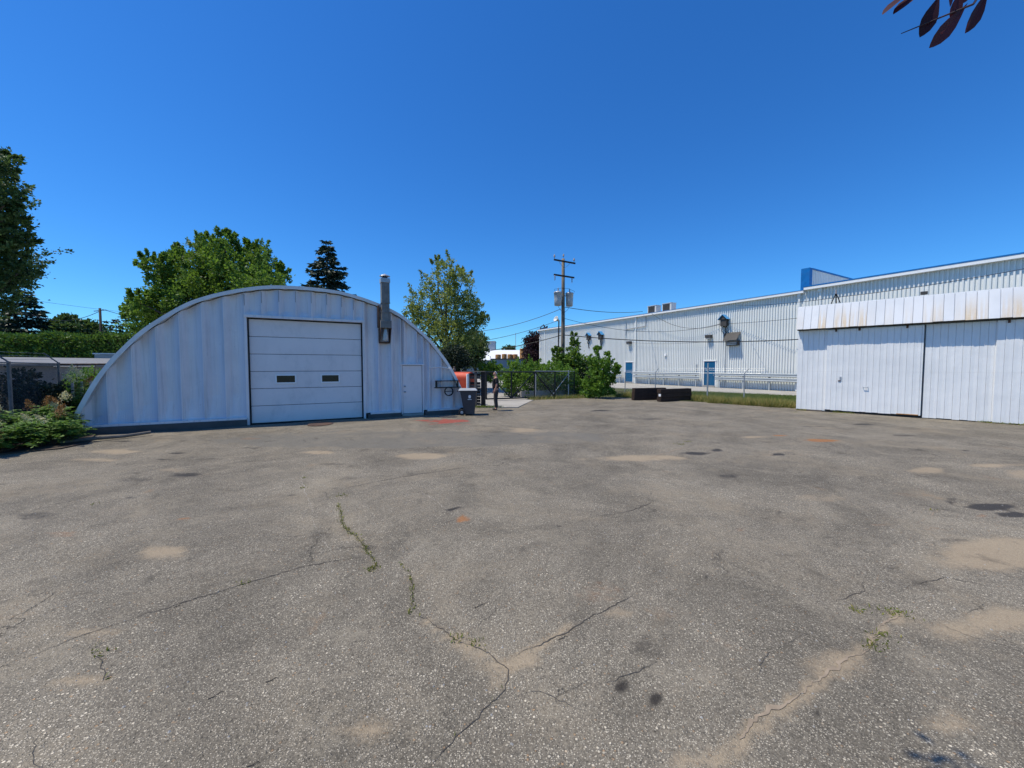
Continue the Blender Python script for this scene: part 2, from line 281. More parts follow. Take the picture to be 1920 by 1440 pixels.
SANDLINES = [([(3.157, 3.029), (2.382, 2.594), (1.796, 2.266), (1.449, 2.088), (1.225, 1.964), (1.01, 1.827)], 0.035, 0.7), ([(-0.67, 2.932), (-0.303, 2.645), (-0.07, 2.453), (0.15, 2.62), (0.406, 2.84)], 0.06, 0.6), ([(-0.07, 2.453), (-0.1, 2.305)], 0.05, 0.5)]
def field(x, y, items, p=1.0, jag=.35, seed=3):
    out = np.zeros_like(x); n = (vnoise(x, y, 2.2, seed)-.5)*2*jag+(vnoise(x, y, 6.0, seed+1)-.5)*jag
    for cx, cy, ax, ay, bx, by, st in items:
        d = ax*by-ay*bx; dx = x-cx; dy = y-cy
        a = (dx*by-dy*bx)/d; b = (ax*dy-ay*dx)/d
        r = np.sqrt(a*a+b*b)+n
        out = np.maximum(out, st*np.clip((1.25-r)/.8, 0, 1)**p)
    return out
def linefield(x, y, lines):
    out = np.zeros_like(x); n = (vnoise(x, y, 3.5, 9)-.5)
    for pts, wd, st in lines:
        for (x0, y0), (x1, y1) in zip(pts[:-1], pts[1:]):
            L2 = (x1-x0)**2+(y1-y0)**2; t = np.clip(((x-x0)*(x1-x0)+(y-y0)*(y1-y0))/L2, 0, 1)
            d = np.hypot(x-x0-t*(x1-x0), y-y0-t*(y1-y0))/wd+n*.8
            out = np.maximum(out, st*np.clip((1.3-d)/.9, 0, 1))
    return out
def yard():
    xs = np.arange(-22, 20.01, .09); ys = np.arange(-3, 27.01, .09)
    X, Y = np.meshgrid(xs, ys); nx, ny = len(xs), len(ys)
    Z = relief(X, Y)
    co = np.stack([X, Y, Z], -1).reshape(-1, 3)
    idx = np.arange(nx*ny).reshape(ny, nx)
    F = np.stack([idx[:-1, :-1], idx[:-1, 1:], idx[1:, 1:], idx[1:, :-1]], -1).reshape(-1, 4)
    cx = X[:-1, :-1].ravel(); cy = Y[:-1, :-1].ravel()
    edge = 32.1+(vnoise(cx, cy, .9, 5)-.5)*1.0+(vnoise(cx, cy, 3, 6)-.5)*.6
    gate = 22.9+.40*cx+(vnoise(cx, cy, 1.5, 8)-.5)*.5
    keep = (cx+cy < edge) & (cy < gate) & ~((cx < -13.5) & (cy > 11.8))
    F = F[keep]
    me = bpy.data.meshes.new('asphalt_yard')
    used = np.zeros(len(co), bool); used[F.ravel()] = True; remap = np.cumsum(used)-1; co = co[used]; F = remap[F]
    N = len(F)
    me.vertices.add(len(co)); me.vertices.foreach_set('co', co.astype(np.float32).ravel())
    me.loops.add(N*4); me.loops.foreach_set('vertex_index', F.astype(np.int32).ravel())
    me.polygons.add(N); me.polygons.foreach_set('loop_start', np.arange(0, N*4, 4, dtype=np.int32))
    x, y = co[:, 0], co[:, 1]
    sand = np.maximum(field(x, y, SAND, 1.2), linefield(x, y, SANDLINES))
    for nm, v in (('sand', sand), ('oil', field(x, y, OIL, .8, .45, 13)), ('rust', field(x, y, RUST, 1, .5, 23)), ('red', field(x, y, RED, .8, .6, 33)), ('patch', field(x, y, PATCH, .5, .15, 43))):
        a = me.attributes.new(nm, 'FLOAT', 'POINT'); a.data.foreach_set('value', v.astype(np.float32))
    b = NB('asphalt'); vec = b.coord('Object')
    big = b.noise(.35, 5, .6); mid = b.noise(2.2, 6, .65); fine = b.noise(28, 5, .7)
    # stones of the worn surface: a coarse and a fine set, each stone its own colour
    def stones(scale, rnd=1.0):
        v = b.n('ShaderNodeTexVoronoi', feature='F1'); v.inputs['Scale'].default_value = scale; v.inputs['Randomness'].default_value = rnd; b.L(vec, v.inputs['Vector'])
        sep = b.n('ShaderNodeSeparateColor'); b.L(v.outputs['Color'], sep.inputs[0]); return v.outputs['Distance'], sep.outputs[0], sep.outputs[1]
    d1, r1, q1 = stones(46); d2, r2, q2 = stones(105)
    grit = b.noise(75, 4, .75); dith = b.math('SUBTRACT', b.noise(34, 6, .8), .5)
    c = b.mix(b.ramp(big, .3, .7), (.07, .065, .058), (.108, .101, .091))
    c = b.mix(b.ramp(grit, .35, .65, 0, .8), c, (.2, .186, .168))
    stonec2 = b.mix(b.ramp(q2, .0, .9), (.1, .093, .084), (.48, .452, .41)); st2 = b.math('MULTIPLY', b.ramp(d2, .5, .36), b.ramp(r2, .12, .22))
    c = b.mix(b.math('MULTIPLY', st2, .85), c, stonec2)
    stonec = b.mix(b.ramp(q1, .1, .85), (.24, .225, .2), (.66, .62, .56)); stonec = b.mix(b.ramp(q1, .86, .9), stonec, (.34, .235, .155)); st1 = b.math('MULTIPLY', b.ramp(d1, .4, .3), b.ramp(r1, .56, .64))
    expo = b.ramp(b.math('ADD', b.noise(.8, 5, .65), b.math('MULTIPLY', dith, .3)), .3, .65, .35, 1.0)
    c = b.mix(b.math('MULTIPLY', st1, b.math('MULTIPLY', expo, .9)), c, stonec)
    pits = b.math('MULTIPLY', b.ramp(d1, .3, .2), b.ramp(r1, .1, .06)); c = b.mix(b.math('MULTIPLY', pits, .8), c, (.03, .028, .026))
    tone = b.ramp(b.math('ADD', b.noise(.5, 7, .75, dist=.5), b.math('MULTIPLY', dith, .25)), .28, .72, .66, 1.3); c = b.mix(1.0, c, tone, 'MULTIPLY')
    pale = b.math('MULTIPLY', b.ramp(b.math('ADD', b.noise(1.3, 7, .78), b.math('MULTIPLY', dith, .3)), .5, .7, 0, .5), 1.0); c = b.mix(pale, c, (.26, .24, .21))
    # smoother newer patch before the hut, washed sand, rust, red paint, oil
    pt = b.attr('patch'); c = b.mix(b.ramp(pt, .1, .5, 0, .75), c, b.mix(fine, (.12, .12, .12), (.165, .163, .16)))
    sd = b.math('ADD', b.attr('sand'), b.math('MULTIPLY', b.math('ADD', b.math('SUBTRACT', b.noise(5, 8, .75), .5), b.math('MULTIPLY', dith, .7)), .9))
    sdf = b.ramp(sd, .08, .7, 0, .74); sandc = b.mix(b.noise(60, 4, .75), (.17, .138, .105), (.4, .338, .268)); c = b.mix(sdf, c, sandc)
    wash = b.ramp(b.math('ADD', b.noise(.55, 7, .75, dist=.4), b.math('MULTIPLY', dith, .35)), .47, .73, 0, .5); c = b.mix(wash, c, (.27, .235, .19))
    rw = b.math('MULTIPLY', b.ramp(b.noise(1.1, 5, .7, dist=.5), .62, .74, 0, .35), 1.0); c = b.mix(rw, c, (.24, .15, .085))
    rs = b.math('ADD', b.attr('rust'), b.math('MULTIPLY', b.math('SUBTRACT', b.noise(12, 5, .7), .5), .6)); c = b.mix(b.ramp(rs, .2, .8, 0, .75), c, (.3, .13, .045))
    rd = b.math('ADD', b.attr('red'), b.math('MULTIPLY', b.math('SUBTRACT', b.noise(7, 5, .7, stretch=(1, 4, 1)), .5), .9)); c = b.mix(b.ramp(rd, .3, .75, 0, .7), c, (.32, .05, .04))
    ol = b.math('ADD', b.attr('oil'), b.math('MULTIPLY', b.math('SUBTRACT', b.noise(10, 6, .75), .5), .8)); olf = b.ramp(ol, .25, .8, 0, .92); c = b.mix(olf, c, (.028, .024, .02))
    spots = b.ramp(b.math('ADD', b.noise(1.9, 6, .65, dist=.3), b.math('MULTIPLY', dith, .3)), .58, .75, 0, .62); c = b.mix(spots, c, (.05, .046, .042))
    # hairline cracking where the surface has crazed
    vc = b.n('ShaderNodeTexVoronoi', feature='DISTANCE_TO_EDGE'); vc.inputs['Scale'].default_value = .8
    wv = b.n('ShaderNodeVectorMath', operation='ADD'); nz = b.n('ShaderNodeTexNoise'); nz.inputs['Scale'].default_value = 2.5; nz.inputs['Detail'].default_value = 5; b.L(vec, nz.inputs['Vector'])
    sc = b.n('ShaderNodeVectorMath', operation='SCALE'); sc.inputs['Scale'].default_value = .9; b.L(nz.outputs['Color'], sc.inputs[0]); b.L(vec, wv.inputs[0]); b.L(sc.outputs[0], wv.inputs[1]); b.L(wv.outputs[0], vc.inputs['Vector'])
    craze = b.math('MULTIPLY', b.ramp(vc.outputs['Distance'], .008, .003), b.ramp(b.noise(.6, 3), .54, .64)); c = b.mix(b.math('MULTIPLY', craze, .5), c, (.03, .028, .025))
    c = b.mix(1.0, c, (1.22, 1.14, .955), 'MULTIPLY')
    h = b.math('ADD', b.math('MULTIPLY', st1, .6), b.math('ADD', b.math('MULTIPLY', st2, .35), b.math('MULTIPLY', fine, .7)))
    h = b.math('SUBTRACT', h, b.math('MULTIPLY', craze, 1.2)); h = b.math('MULTIPLY', h, b.math('SUBTRACT', 1.0, b.math('MULTIPLY', sdf, .7)))
    rough = b.math('SUBTRACT', .9, b.math('MULTIPLY', olf, .35))
    b.principled(c, rough, 0, .3, h, 1.0, .014); MATS['asphalt'] = b.m
    me.materials.append(b.m); me.update(); me.validate(); me.shade_smooth()
    return setting(link('asphalt_yard', me))
YARD = yard()
b = NB('terrain'); c = b.mix(b.ramp(b.noise(.25, 6), .35, .65), (.05, .075, .022), (.105, .095, .05)); c = b.mix(b.ramp(b.noise(8, 5), .4, .7, 0, .5), c, (.03, .045, .014))
b.principled(c, .95, 0, .2, b.noise(20, 5), .8, .03); MATS['terrain'] = b.m
def sheet(name, poly, z, mat, sub=None):
    m = MB(); m.add([(x, y, z) for x, y in poly], [tuple(range(len(poly)))]); o = m.build(name, mat); return setting(o)
sheet('ground', [(-700, -700), (700, -700), (700, 700), (-700, 700)], -.07, 'terrain')
def slab(name, poly, z0, z1, mat):
    o = MB().prism(poly, 'z', z0, z1).build(name, mat); return setting(o)
slab('concrete_pavement', [(-.6, 46.6), (19.6, 26.3), (30.5, 15.4), (32, 16.5), (22.4, 31.1), (4.3, 62.7), (-.6, 66)], -.068, .0, 'apron_concrete')
slab('access_road', [(-2.0, 18.6), (.3, 18.8), (1.3, 23.0), (2.0, 25.2), (2.0, 66), (-9, 66), (-9, 40), (-2.6, 22)], -.066, .012, 'apron_concrete')
slab('planting_bed', [(-30, 4), (-13.6, 6.2), (-11.9, 8.3), (-10.9, 9.2), (-11.0, 9.9), (-12.3, 11.3), (-13.1, 11.35), (-17.5, 19.5), (-30, 20)], -.06, .03, 'soil')

# cracks run over the yard as narrow sunken-looking strips filled with dirt or sand
def ribbon(pts, wd, seed, zoff=.004):
    r = random.Random(seed); out = []
    for (x0, y0), (x1, y1) in zip(pts[:-1], pts[1:]):
        L = math.hypot(x1-x0, y1-y0); n = max(2, int(L/.028))
        for k in range(n):
            t = k/n; out.append((x0+(x1-x0)*t, y0+(y1-y0)*t))
    out.append(pts[-1]); m = MB(); N = len(out); L = []; Rr = []; ox = oy = 0; wv = 1.0
    for i, (x, y) in enumerate(out):
        a = out[max(0, i-1)]; c = out[min(N-1, i+1)]; dx, dy = c[0]-a[0], c[1]-a[1]; l = math.hypot(dx, dy) or 1
        ox = .93*ox+r.uniform(-.012, .012); oy = .93*oy+r.uniform(-.012, .012); wv = min(1.5, max(.12, wv+r.uniform(-.28, .28)))
        q = wd*wv*min(1, .15+min(i, N-1-i)/14); px, py = x+ox+r.uniform(-.004, .004), y+oy+r.uniform(-.004, .004); z = float(relief(px, py))+zoff
        ql, qr = q*r.uniform(.3, 1.3), q*r.uniform(.3, 1.3); L.append((px-dy/l*ql, py+dx/l*ql, z)); Rr.append((px+dy/l*qr, py-dx/l*qr, z))
    vs = L+Rr; return m.add(vs, [(i, N+i, N+i+1, i+1) for i in range(N-1)]), [((a[0]+c[0])/2, (a[1]+c[1])/2) for a, c in zip(L, Rr)]
CRACKS = [([(-3.944, 7.207), (-3.582, 6.537), (-3.172, 5.855), (-2.607, 4.926), (-2.197, 4.314), (-1.857, 3.945)], 0.004, 2), ([(-2.53, 5.509), (-2.225, 4.926), (-1.857, 4.453), (-1.553, 4.061), (-1.387, 3.835), (-1.426, 3.721)], 0.0045, 0), ([(-1.163, 3.867), (-1.006, 3.633), (-0.893, 3.45), (-0.813, 3.17), (-0.822, 3.029)], 0.004, 0), ([(-0.822, 3.029), (-0.677, 2.963), (-0.434, 2.753), (-0.223, 2.594), (-0.07, 2.439), (-0.083, 2.305), (-0.242, 2.088), (-0.388, 1.907), (-0.452, 1.827)], 0.0045, 0), ([(0.0, 2.531), (0.406, 2.84), (0.859, 3.17), (1.15, 3.365)], 0.0035, 0), ([(-3.463, 2.512), (-3.278, 2.725), (-3.12, 2.932), (-2.847, 3.17), (-2.415, 3.539), (-1.875, 3.889), (-1.54, 4.025)], 0.004, 0), ([(-3.022, 2.698), (-2.661, 2.453), (-2.602, 2.354)], 0.007, 0), ([(-2.34, 1.827), (-2.516, 1.935), (-2.618, 2.056)], 0.005, 0), ([(-2.355, 1.84), (-2.337, 1.921)], 0.005, 0), ([(-2.381, 1.979), (-2.424, 2.081)], 0.0035, 0), ([(-2.773, 6.164), (-2.388, 6.537), (-1.602, 7.134), (-0.943, 7.474), (0.0, 7.719)], 0.006, 0), ([(0.0, 6.693), (0.506, 7.207)], 0.007, 0), ([(0.904, 4.926), (1.224, 5.106), (1.644, 5.3), (2.194, 5.666)], 0.005, 0), ([(1.573, 2.366), (1.65, 2.498), (1.971, 2.698), (2.265, 2.87)], 0.004, 0), ([(2.679, 3.185), (3.139, 3.341), (3.32, 3.539)], 0.003, 0), ([(3.157, 3.029), (2.382, 2.594), (1.796, 2.266), (1.449, 2.088), (1.225, 1.964)], 0.022, 1), ([(2.951, 8.261), (3.801, 9.054), (4.434, 9.607)], 0.015, 1), ([(-1.517, 6.164), (-0.982, 5.361), (-0.66, 4.926)], 0.004, 2), ([(-0.46, 5.015), (-0.168, 4.758)], 0.004, 2), ([(-3.343, 2.422), (-3.318, 2.57)], 0.0035, 0), ([(-3.065, 2.781), (-3.027, 3.029), (-2.982, 3.325)], 0.003, 0), ([(-3.199, 3.407), (-3.382, 3.783)], 0.003, 0), ([(-0.442, 3.098), (-0.137, 3.208)], 0.0025, 0), ([(2.556, 3.325), (2.632, 3.156)], 0.004, 2), ([(0.515, 2.305), (0.734, 2.43), (1.023, 2.498)], 0.003, 0), ([(0.0, 2.228), (0.131, 2.266), (0.436, 2.156)], 0.003, 0), ([(5.193, 4.84), (5.976, 5.3), (6.213, 5.445)], 0.006, 1), ([(3.587, 3.407), (4.126, 3.585), (4.454, 3.365)], 0.003, 0)]
paths = []
for k, (pts, wd, ms) in enumerate(CRACKS):
    m, path = ribbon(pts, wd, k+1); m.build('crack', {0: 'crack_dark', 1: 'crack_sand', 2: 'rope_pale'}[ms], YARD, fix=False); paths.append(path)
weed_pos = []
for k, dens, spread in [(1, 4.0, 0.014), (2, 2.2, 0.01), (3, 0.07, 0.012), (0, 0.03, 0.01), (6, 0.25, 0.012), (5, 0.05, 0.01)]:
    for (x, y) in paths[k]:
        for _ in range(rng.poisson(dens)): weed_pos.append((x+random.gauss(0, spread), y+random.gauss(0, spread)))
for x, y, r0, n in [(-1.423, 3.711, 0.035, 20), (2.832, 3.077, 0.035, 25), (3.113, 3.029, 0.056, 45), (2.746, 2.781, 0.049, 25), (-3.754, 6.856, 0.035, 20), (-3.442, 6.246, 0.021, 15), (-2.637, 5.855, 0.07, 30), (-1.388, 3.762, 0.035, 15), (-0.394, 2.753, 0.035, 20), (-0.271, 2.698, 0.035, 20), (4.32, 9.806, 0.084, 40), (4.686, 10.157, 0.07, 30), (-2.484, 3.494, 0.028, 12), (-2.911, 2.62, 0.035, 12), (-6.092, 5.509, 0.042, 10), (5.902, 5.3, 0.035, 10), (2.603, 2.671, 0.042, 30), (13.651, 16.329, 0.105, 40), (12.484, 16.909, 0.105, 30)]:
    for _ in range(n): weed_pos.append((x+random.gauss(0, r0), y+random.gauss(0, r0*.7)))
wp = np.array(weed_pos); wp = np.column_stack([wp, relief(wp[:, 0], wp[:, 1])]); ax = rng.normal(size=wp.shape)*.7; ax[:, 2] = np.abs(ax[:, 2])+.35
o = quads('weeds', blades(wp, ax, rng.uniform(.015, .045, len(wp)), rng.uniform(.006, .014, len(wp))), 'crack_weed'); setting(o, None, 'stuff')
# grit and twigs scattered over the asphalt
m = MB()
for _ in range(900):
    y = 1.3+abs(random.gauss(0, 4.5)); x = random.uniform(-1.3, 1.3)*(y+1); r0 = random.uniform(.003, .011)
    if x+y > 30: continue
    z = float(relief(x, y)); vv = []
    for k in range(6): q = k*math.pi/3; rr = r0*random.uniform(.6, 1.3); vv.append((x+rr*math.cos(q), y+rr*math.sin(q), z-.002))
    vv.append((x+random.uniform(-.3, .3)*r0, y, z+r0*random.uniform(.5, 1.0))); m.add(vv, [(k, (k+1) % 6, 6) for k in range(6)])
setting(m.build('gravel', 'concrete', fix=False), None, 'stuff')
for k, (x, y, a, l, r0) in enumerate([(-1.551, 2.396, 0.5, 0.07, 0.0022), (-1.828, 2.285, 0.8, 0.08, 0.0022), (-1.31, 1.859, 0.35, 0.06, 0.002), (-0.268, 3.134, 0.5, 0.1, 0.0022), (0.376, 2.736, 0.4, 0.08, 0.0022), (-2.825, 3.17, 1.3, 0.07, 0.002)]):
    z = float(relief(x, y))+r0; dx, dy = math.cos(a)*l/2, math.sin(a)*l/2
    o = MB().tube([(-dx, -dy, 0), (-dx*.3+.01, -dy*.3, .004), (dx*.4, dy*.4+.012, .003), (dx, dy, 0)], [r0, r0*1.1, r0*.8, r0*.4], 5).build('twig', 'wood_dark', loc=(x, y, z))
    tag(o, ['short twig near the yard centre left of the sandy crack', 'bent twig toward the lower photo edge', 'pale twig at the very bottom edge', 'dark straight twig right of the weedy cracks', 'dark twig beside the sandy V crack', 'upright short twig in the left part of the yard'][k], 'twig', 'dry twigs lying on the asphalt')

# ------------------------------------------------------------------ quonset hut
QX = Vector((.888, .46)).normalized(); QROT = math.atan2(QX.y, QX.x); QA = (-8.95, 13.05, 0)
def Q(x, y, z=0): return (QA[0]+QX.x*x-QX.y*y, QA[1]+QX.y*x+QX.x*y, z)
hut = thing('quonset_hut', 'white corrugated steel quonset hut with arched roof and large overhead door', 'quonset hut', QA, QROT)
AP = [(0, 4.79), (.9, 4.755), (1.5, 4.66), (2.24, 4.46), (2.92, 4.2), (3.5, 3.87), (4.4, 3.12), (5.0, 2.4), (5.25, 2.04), (5.5, 1.62), (5.75, 1.1), (6.0, .5), (6.16, .0)]
AC = 1.8
apx = np.array([p[0] for p in AP]); apz = np.array([p[1] for p in AP])
def archz(x): return float(np.interp(abs(x-AC), apx, apz))
def smooth_arch():
    pts = []
    ext = [(-x, z) for x, z in AP[1:][::-1]]+AP
    P = [Vector(p) for p in ext]; n = len(P)
    for i in range(n-1):
        p0, p1, p2, p3 = P[max(0, i-1)], P[i], P[i+1], P[min(n-1, i+2)]
        for k in range(4):
            t = k/4; pts.append(.5*((2*p1)+(p2-p0)*t+(2*p0-5*p1+4*p2-p3)*t*t+(3*p1-p0-3*p2+p3)*t**3))
    pts.append(P[-1]); return [(p.x+AC, p.y) for p in pts]
ARC = smooth_arch()
def arcn(i):
    a = ARC[max(0, i-1)]; c = ARC[min(len(ARC)-1, i+1)]; dx, dz = c[0]-a[0], c[1]-a[1]; l = math.hypot(dx, dz); return (-dz/l, dx/l)
# corrugated roof sheet
m = MB(); ws = np.arange(-.06, 16.01, .12); na = len(ARC)
for wv_ in ws:
    off = -.03-.05*(.5+.5*math.sin((wv_)*2*math.pi/.72))
    if wv_ < 0: off = -.015
    for i, (x, z) in enumerate(ARC): n_ = arcn(i); m.v.append((x+n_[0]*off, wv_, max(0, z+n_[1]*off)))
m.f = [(a*na+i, a*na+i+1, (a+1)*na+i+1, (a+1)*na+i) for a in range(len(ws)-1) for i in range(na-1)]; m.mi = [0]*len(m.f)
m.build('roof', 'roof_metal', hut, smooth=True)
# rim flashing in lengths along the arch
cuts = [0, 8, 17, 24, 31, 40, na-1]
for c0, c1 in zip(cuts[:-1], cuts[1:]):
    m = MB(); k = 0
    for i in range(c0, c1+1):
        x, z = ARC[i]; n_ = arcn(i); sh = .004 if i in (c0, c1) and i not in (0, na-1) else 0
        for off, yy in ((.015, -.1), (.015, -.03), (.03, -.03), (.03, -.115), (-.085, -.115), (-.085, -.1)):
            m.v.append((x+n_[0]*off, yy, max(0, z+n_[1]*off)))
        k += 1
    for i in range(k-1):
        for j in range(6): m.f.append((i*6+j, i*6+(j+1) % 6, (i+1)*6+(j+1) % 6, (i+1)*6+j)); m.mi.append(0)
    m.f += [tuple(range(6)), tuple(range((k-1)*6, k*6))[::-1]]; m.mi += [0, 0]
    m.build('rim_flashing', 'rim_white', hut)
# fluted wall sheets, each its own panel
def wall_panel(x0, x1, zb, depth=.14):
    m = MB(); n = 10; rows = 5
    for r_ in range(rows+1):
        for i in range(n+1):
            t = i/n; x = x0+(x1-x0)*t; zt = max(zb+.02, archz(x)-.1); z = zb+(zt-zb)*r_/rows
            q_ = min(1, max(0, (t-.03)/.94)); q_ = q_/.3 if q_ < .3 else (1-q_)/.7; prof = q_*q_*(3-2*q_)*.55+q_*.45
            f = 1.0 if r_ > 0 else .35
            m.v.append((x, depth*prof*f, z))
    m.f = [(r_*(n+1)+i, r_*(n+1)+i+1, (r_+1)*(n+1)+i+1, (r_+1)*(n+1)+i) for r_ in range(rows) for i in range(n)]; m.mi = [0]*len(m.f)
    zt = archz(x0)-.12
    if zt > zb+.1: m.box(x0-.014, x0+.014, -.02, .006, zb, zt)
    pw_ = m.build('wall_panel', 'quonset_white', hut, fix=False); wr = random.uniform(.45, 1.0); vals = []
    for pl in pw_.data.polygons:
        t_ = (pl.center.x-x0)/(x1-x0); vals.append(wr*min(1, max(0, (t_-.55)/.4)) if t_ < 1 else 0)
    pw_.data.attributes.new('flank_shade', 'FLOAT', 'FACE').data.foreach_set('value', vals)  # painted shade on the right flank of each flute, strength varies by panel
x = -.05; k = 0
while x > -4.15:
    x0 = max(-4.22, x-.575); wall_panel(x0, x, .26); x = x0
xs_ = [3.72+.5*i for i in range(9)]
for a, c in zip(xs_[:-1], xs_[1:]):
    c = min(c, 7.78); zb = .2
    if a < 5.95 and c > 5.08:
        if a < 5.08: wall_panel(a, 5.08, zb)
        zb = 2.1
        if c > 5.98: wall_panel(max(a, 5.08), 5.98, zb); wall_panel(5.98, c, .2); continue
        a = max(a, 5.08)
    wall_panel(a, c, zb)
edges = [-.05, .44, .95, 1.46, 1.95, 2.45, 2.95, 3.35, 3.72]
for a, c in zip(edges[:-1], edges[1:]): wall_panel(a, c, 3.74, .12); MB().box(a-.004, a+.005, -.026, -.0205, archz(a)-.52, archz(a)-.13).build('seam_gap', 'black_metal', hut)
# footing and its white ledge
for a, c in ((-4.55, -.07), (3.8, 5.05), (6.02, 7.95)):
    MB().bevbox(a, c, -.14, .1, -.05, .2 if a < 0 else .15, .012).build('footing', 'concrete_dark', hut)
    MB().bevbox(a+.1, c, -.1, .06, .203 if a < 0 else .153, .275 if a < 0 else .22, .008).build('ledge', 'quonset_white', hut)
# overhead door: jambs and header frame, six leaves, two small windows
od = MB(); od.box(-.075, .0, -.03, .2, 0, 3.74); od.box(3.66, 3.735, -.03, .2, 0, 3.74); od.box(-.075, 3.735, -.06, .2, 3.66, 3.745)
od = od.build('overhead_door', 'quonset_white', hut)
MB().box(.0, .045, .1, .13, 0, 3.66).build('seal', 'black_rubber', od); MB().box(3.615, 3.66, .1, .13, 0, 3.66).build('seal', 'black_rubber', od); MB().box(.045, 3.615, .1, .13, 3.625, 3.66).build('seal', 'black_rubber', od); MB().box(.0, 3.66, .12, .16, -.02, .03).build('seal', 'black_rubber', od)
ph = (3.625-.03)/6
MB().box(-.02, 3.68, .196, .24, -.02, 3.7).build('backing', 'black_rubber', od)
for i in range(6):
    z0 = .03+i*ph; MB().bevbox(.04, 3.62, .14, .19, z0+.007, z0+ph-.007, .012).build('door_panel', 'door_white', od)
z0 = .03+2*ph
for xa, xb in ((.77, 1.42), (2.2, 2.85)):
    za, zb = z0+.16, z0+.49; m = MB()
    m.box(xa, xb, .115, .139, za, za+.045); m.box(xa, xb, .115, .139, zb-.045, zb); m.box(xa, xa+.045, .115, .139, za+.045, zb-.045); m.box(xb-.045, xb, .115, .139, za+.045, zb-.045)
    m.build('window_frame', 'white_plastic', od); MB().box(xa+.045, xb-.045, .128, .1385, za+.045, zb-.045).build('pane', 'window_glass', od)
# walk-in door
wd = MB(); wd.box(5.085, 5.13, -.025, .08, .06, 2.05); wd.box(5.93, 5.975, -.025, .08, .06, 2.05); wd.bevbox(5.04, 6.02, -.07, .08, 2.05, 2.1, .006)
wd = wd.build('entrance_door', 'quonset_white', hut)
MB().box(5.12, 5.94, .052, .09, .09, 2.05).build('door_gap', 'black_rubber', wd)
MB().bevbox(5.146, 5.914, .0, .05, .105, 2.034, .008).build('door_leaf', 'door_white', wd)
MB().bevbox(5.1, 5.96, -.08, .04, .0, .09, .01).build('threshold', 'concrete', wd)
for z in (.98, 1.2): MB().lathe([(.034, 0), (.034, .01), (.012, .015), (.012, .04), (.028, .05), (.03, .07), (.0, .08)], 12).build('door_knob', 'galvanised', wd, smooth=True, loc=(5.22, 0, z)).rotation_euler = (R(90), 0, 0)
# flue pipe
fl = thing('chimney_flue', 'square galvanised flue pipe with conical rain cap climbing the hut front', 'chimney', Q(4.46, -.3, 0), QROT)
h = .15; m = MB(); m.bevbox(-h, h, -h, h, 3.72, 4.06, .012); m.bevbox(-h+.012, h-.012, -h+.012, h-.012, 4.06, 4.42, .012); m.bevbox(-h, h, -h, h, 4.42, 5.18, .012); m.build('pipe', 'flue_metal', fl)
for z in (4.05, 4.41): MB().bevbox(-h-.012, h+.012, -h-.012, h+.012, z-.015, z+.015, .004).build('joint_band', 'flue_metal', fl)
MB().bevbox(-h-.02, h+.02, -h-.02, h+.02, 5.17, 5.34, .012).build('collar', 'galvanised', fl)
MB().bevbox(-.2, .2, -.19, .19, 3.46, 3.74, .012).build('support_box', 'flue_metal', fl)
MB().lathe([(.1, 5.34), (.1, 5.42)], 14).build('outlet', 'black_metal', fl)
MB().lathe([(.0, 5.53), (.19, 5.44), (.2, 5.425), (.185, 5.42), (.0, 5.47)], 18).build('rain_cap', 'galvanised', fl)
for sx in (-1, 1): MB().prism([(.33, 2.92), (.33, 3.46), (-.17, 3.46), (.2, 2.92)], 'x', sx*.19-.012, sx*.19+.012).build('bracket', 'rusty', fl)
MB().box(-.2, .2, .2, .32, 2.9, 2.95).build('bracket', 'rusty', fl)
MB().lathe([(.1, 2.98), (.105, 3.0), (.105, 3.44), (.1, 3.46)], 16, (0, .06, 0)).build('cleanout_tee', 'galvanised', fl, smooth=True)
MB().box(-.26, -.2, .0, .3, 3.5, 4.32).build('wall_strap', 'rusty', fl)
# roof ventilator
tv = thing('roof_ventilator', 'small white turbine ventilator on top of the quonset roof', 'ventilator', Q(1.9, 2.4, 4.72), QROT)
MB().lathe([(.2, -.06), (.18, .1), (.15, .14)], 14).build('neck', 'galvanised', tv, smooth=True)
for k in range(14):
    a = k*2*math.pi/14; pts = [(.15*math.cos(a), .15*math.sin(a), .13), (.27*math.cos(a+.25), .27*math.sin(a+.25), .24), (.24*math.cos(a+.5), .24*math.sin(a+.5), .36), (.05*math.cos(a+.7), .05*math.sin(a+.7), .42)]
    MB().tube(pts, [.012, .02, .018, .008], 4).build('vane', 'white_plastic', tv)
# shelf frame with coiled hose, broken lamp tube on the wall
sh = thing('wall_rack', 'dark steel bracket rack bolted to the hut beside the bin', 'rack', Q(6.95, -.12, 0), QROT)
MB().box(-.5, .52, -.14, .1, 1.38, 1.41).build('top_bar', 'black_metal', sh); MB().box(-.54, .58, -.06, .06, 1.1, 1.14).build('lower_bar', 'black_metal', sh)
for x in (-.46, .46): MB().box(x-.025, x+.025, -.05, .1, 1.14, 1.38).build('upright', 'black_metal', sh)
hc = MB()
for k in range(4):
    r_ = .17+.012*(k % 2); hc.tube([(r_*math.cos(a), -.1-.02*k, .96+r_*math.sin(a)) for a in np.linspace(0, 2*math.pi, 25)], .016, 6, cap=False)
hc.tube([(-.16, -.12, .96), (.16, -.12, .96)], .014, 6); hc = hc.build('coiled_hose', 'black_rubber', smooth=True, loc=Q(6.98, -.12, 0), rz=QROT); tag(hc, 'coil of black hose hanging from the dark wall rack', 'hose')
lt = MB().tube([(-.45, 0, 0), (.0, .01, .015), (.5, 0, -.05)], .022, 8).build('lamp_tube', 'rim_white', loc=Q(6.6, -.2, 1.96), rz=QROT); tag(lt, 'thin white tube fixed across the hut wall near the arch foot', 'tube')
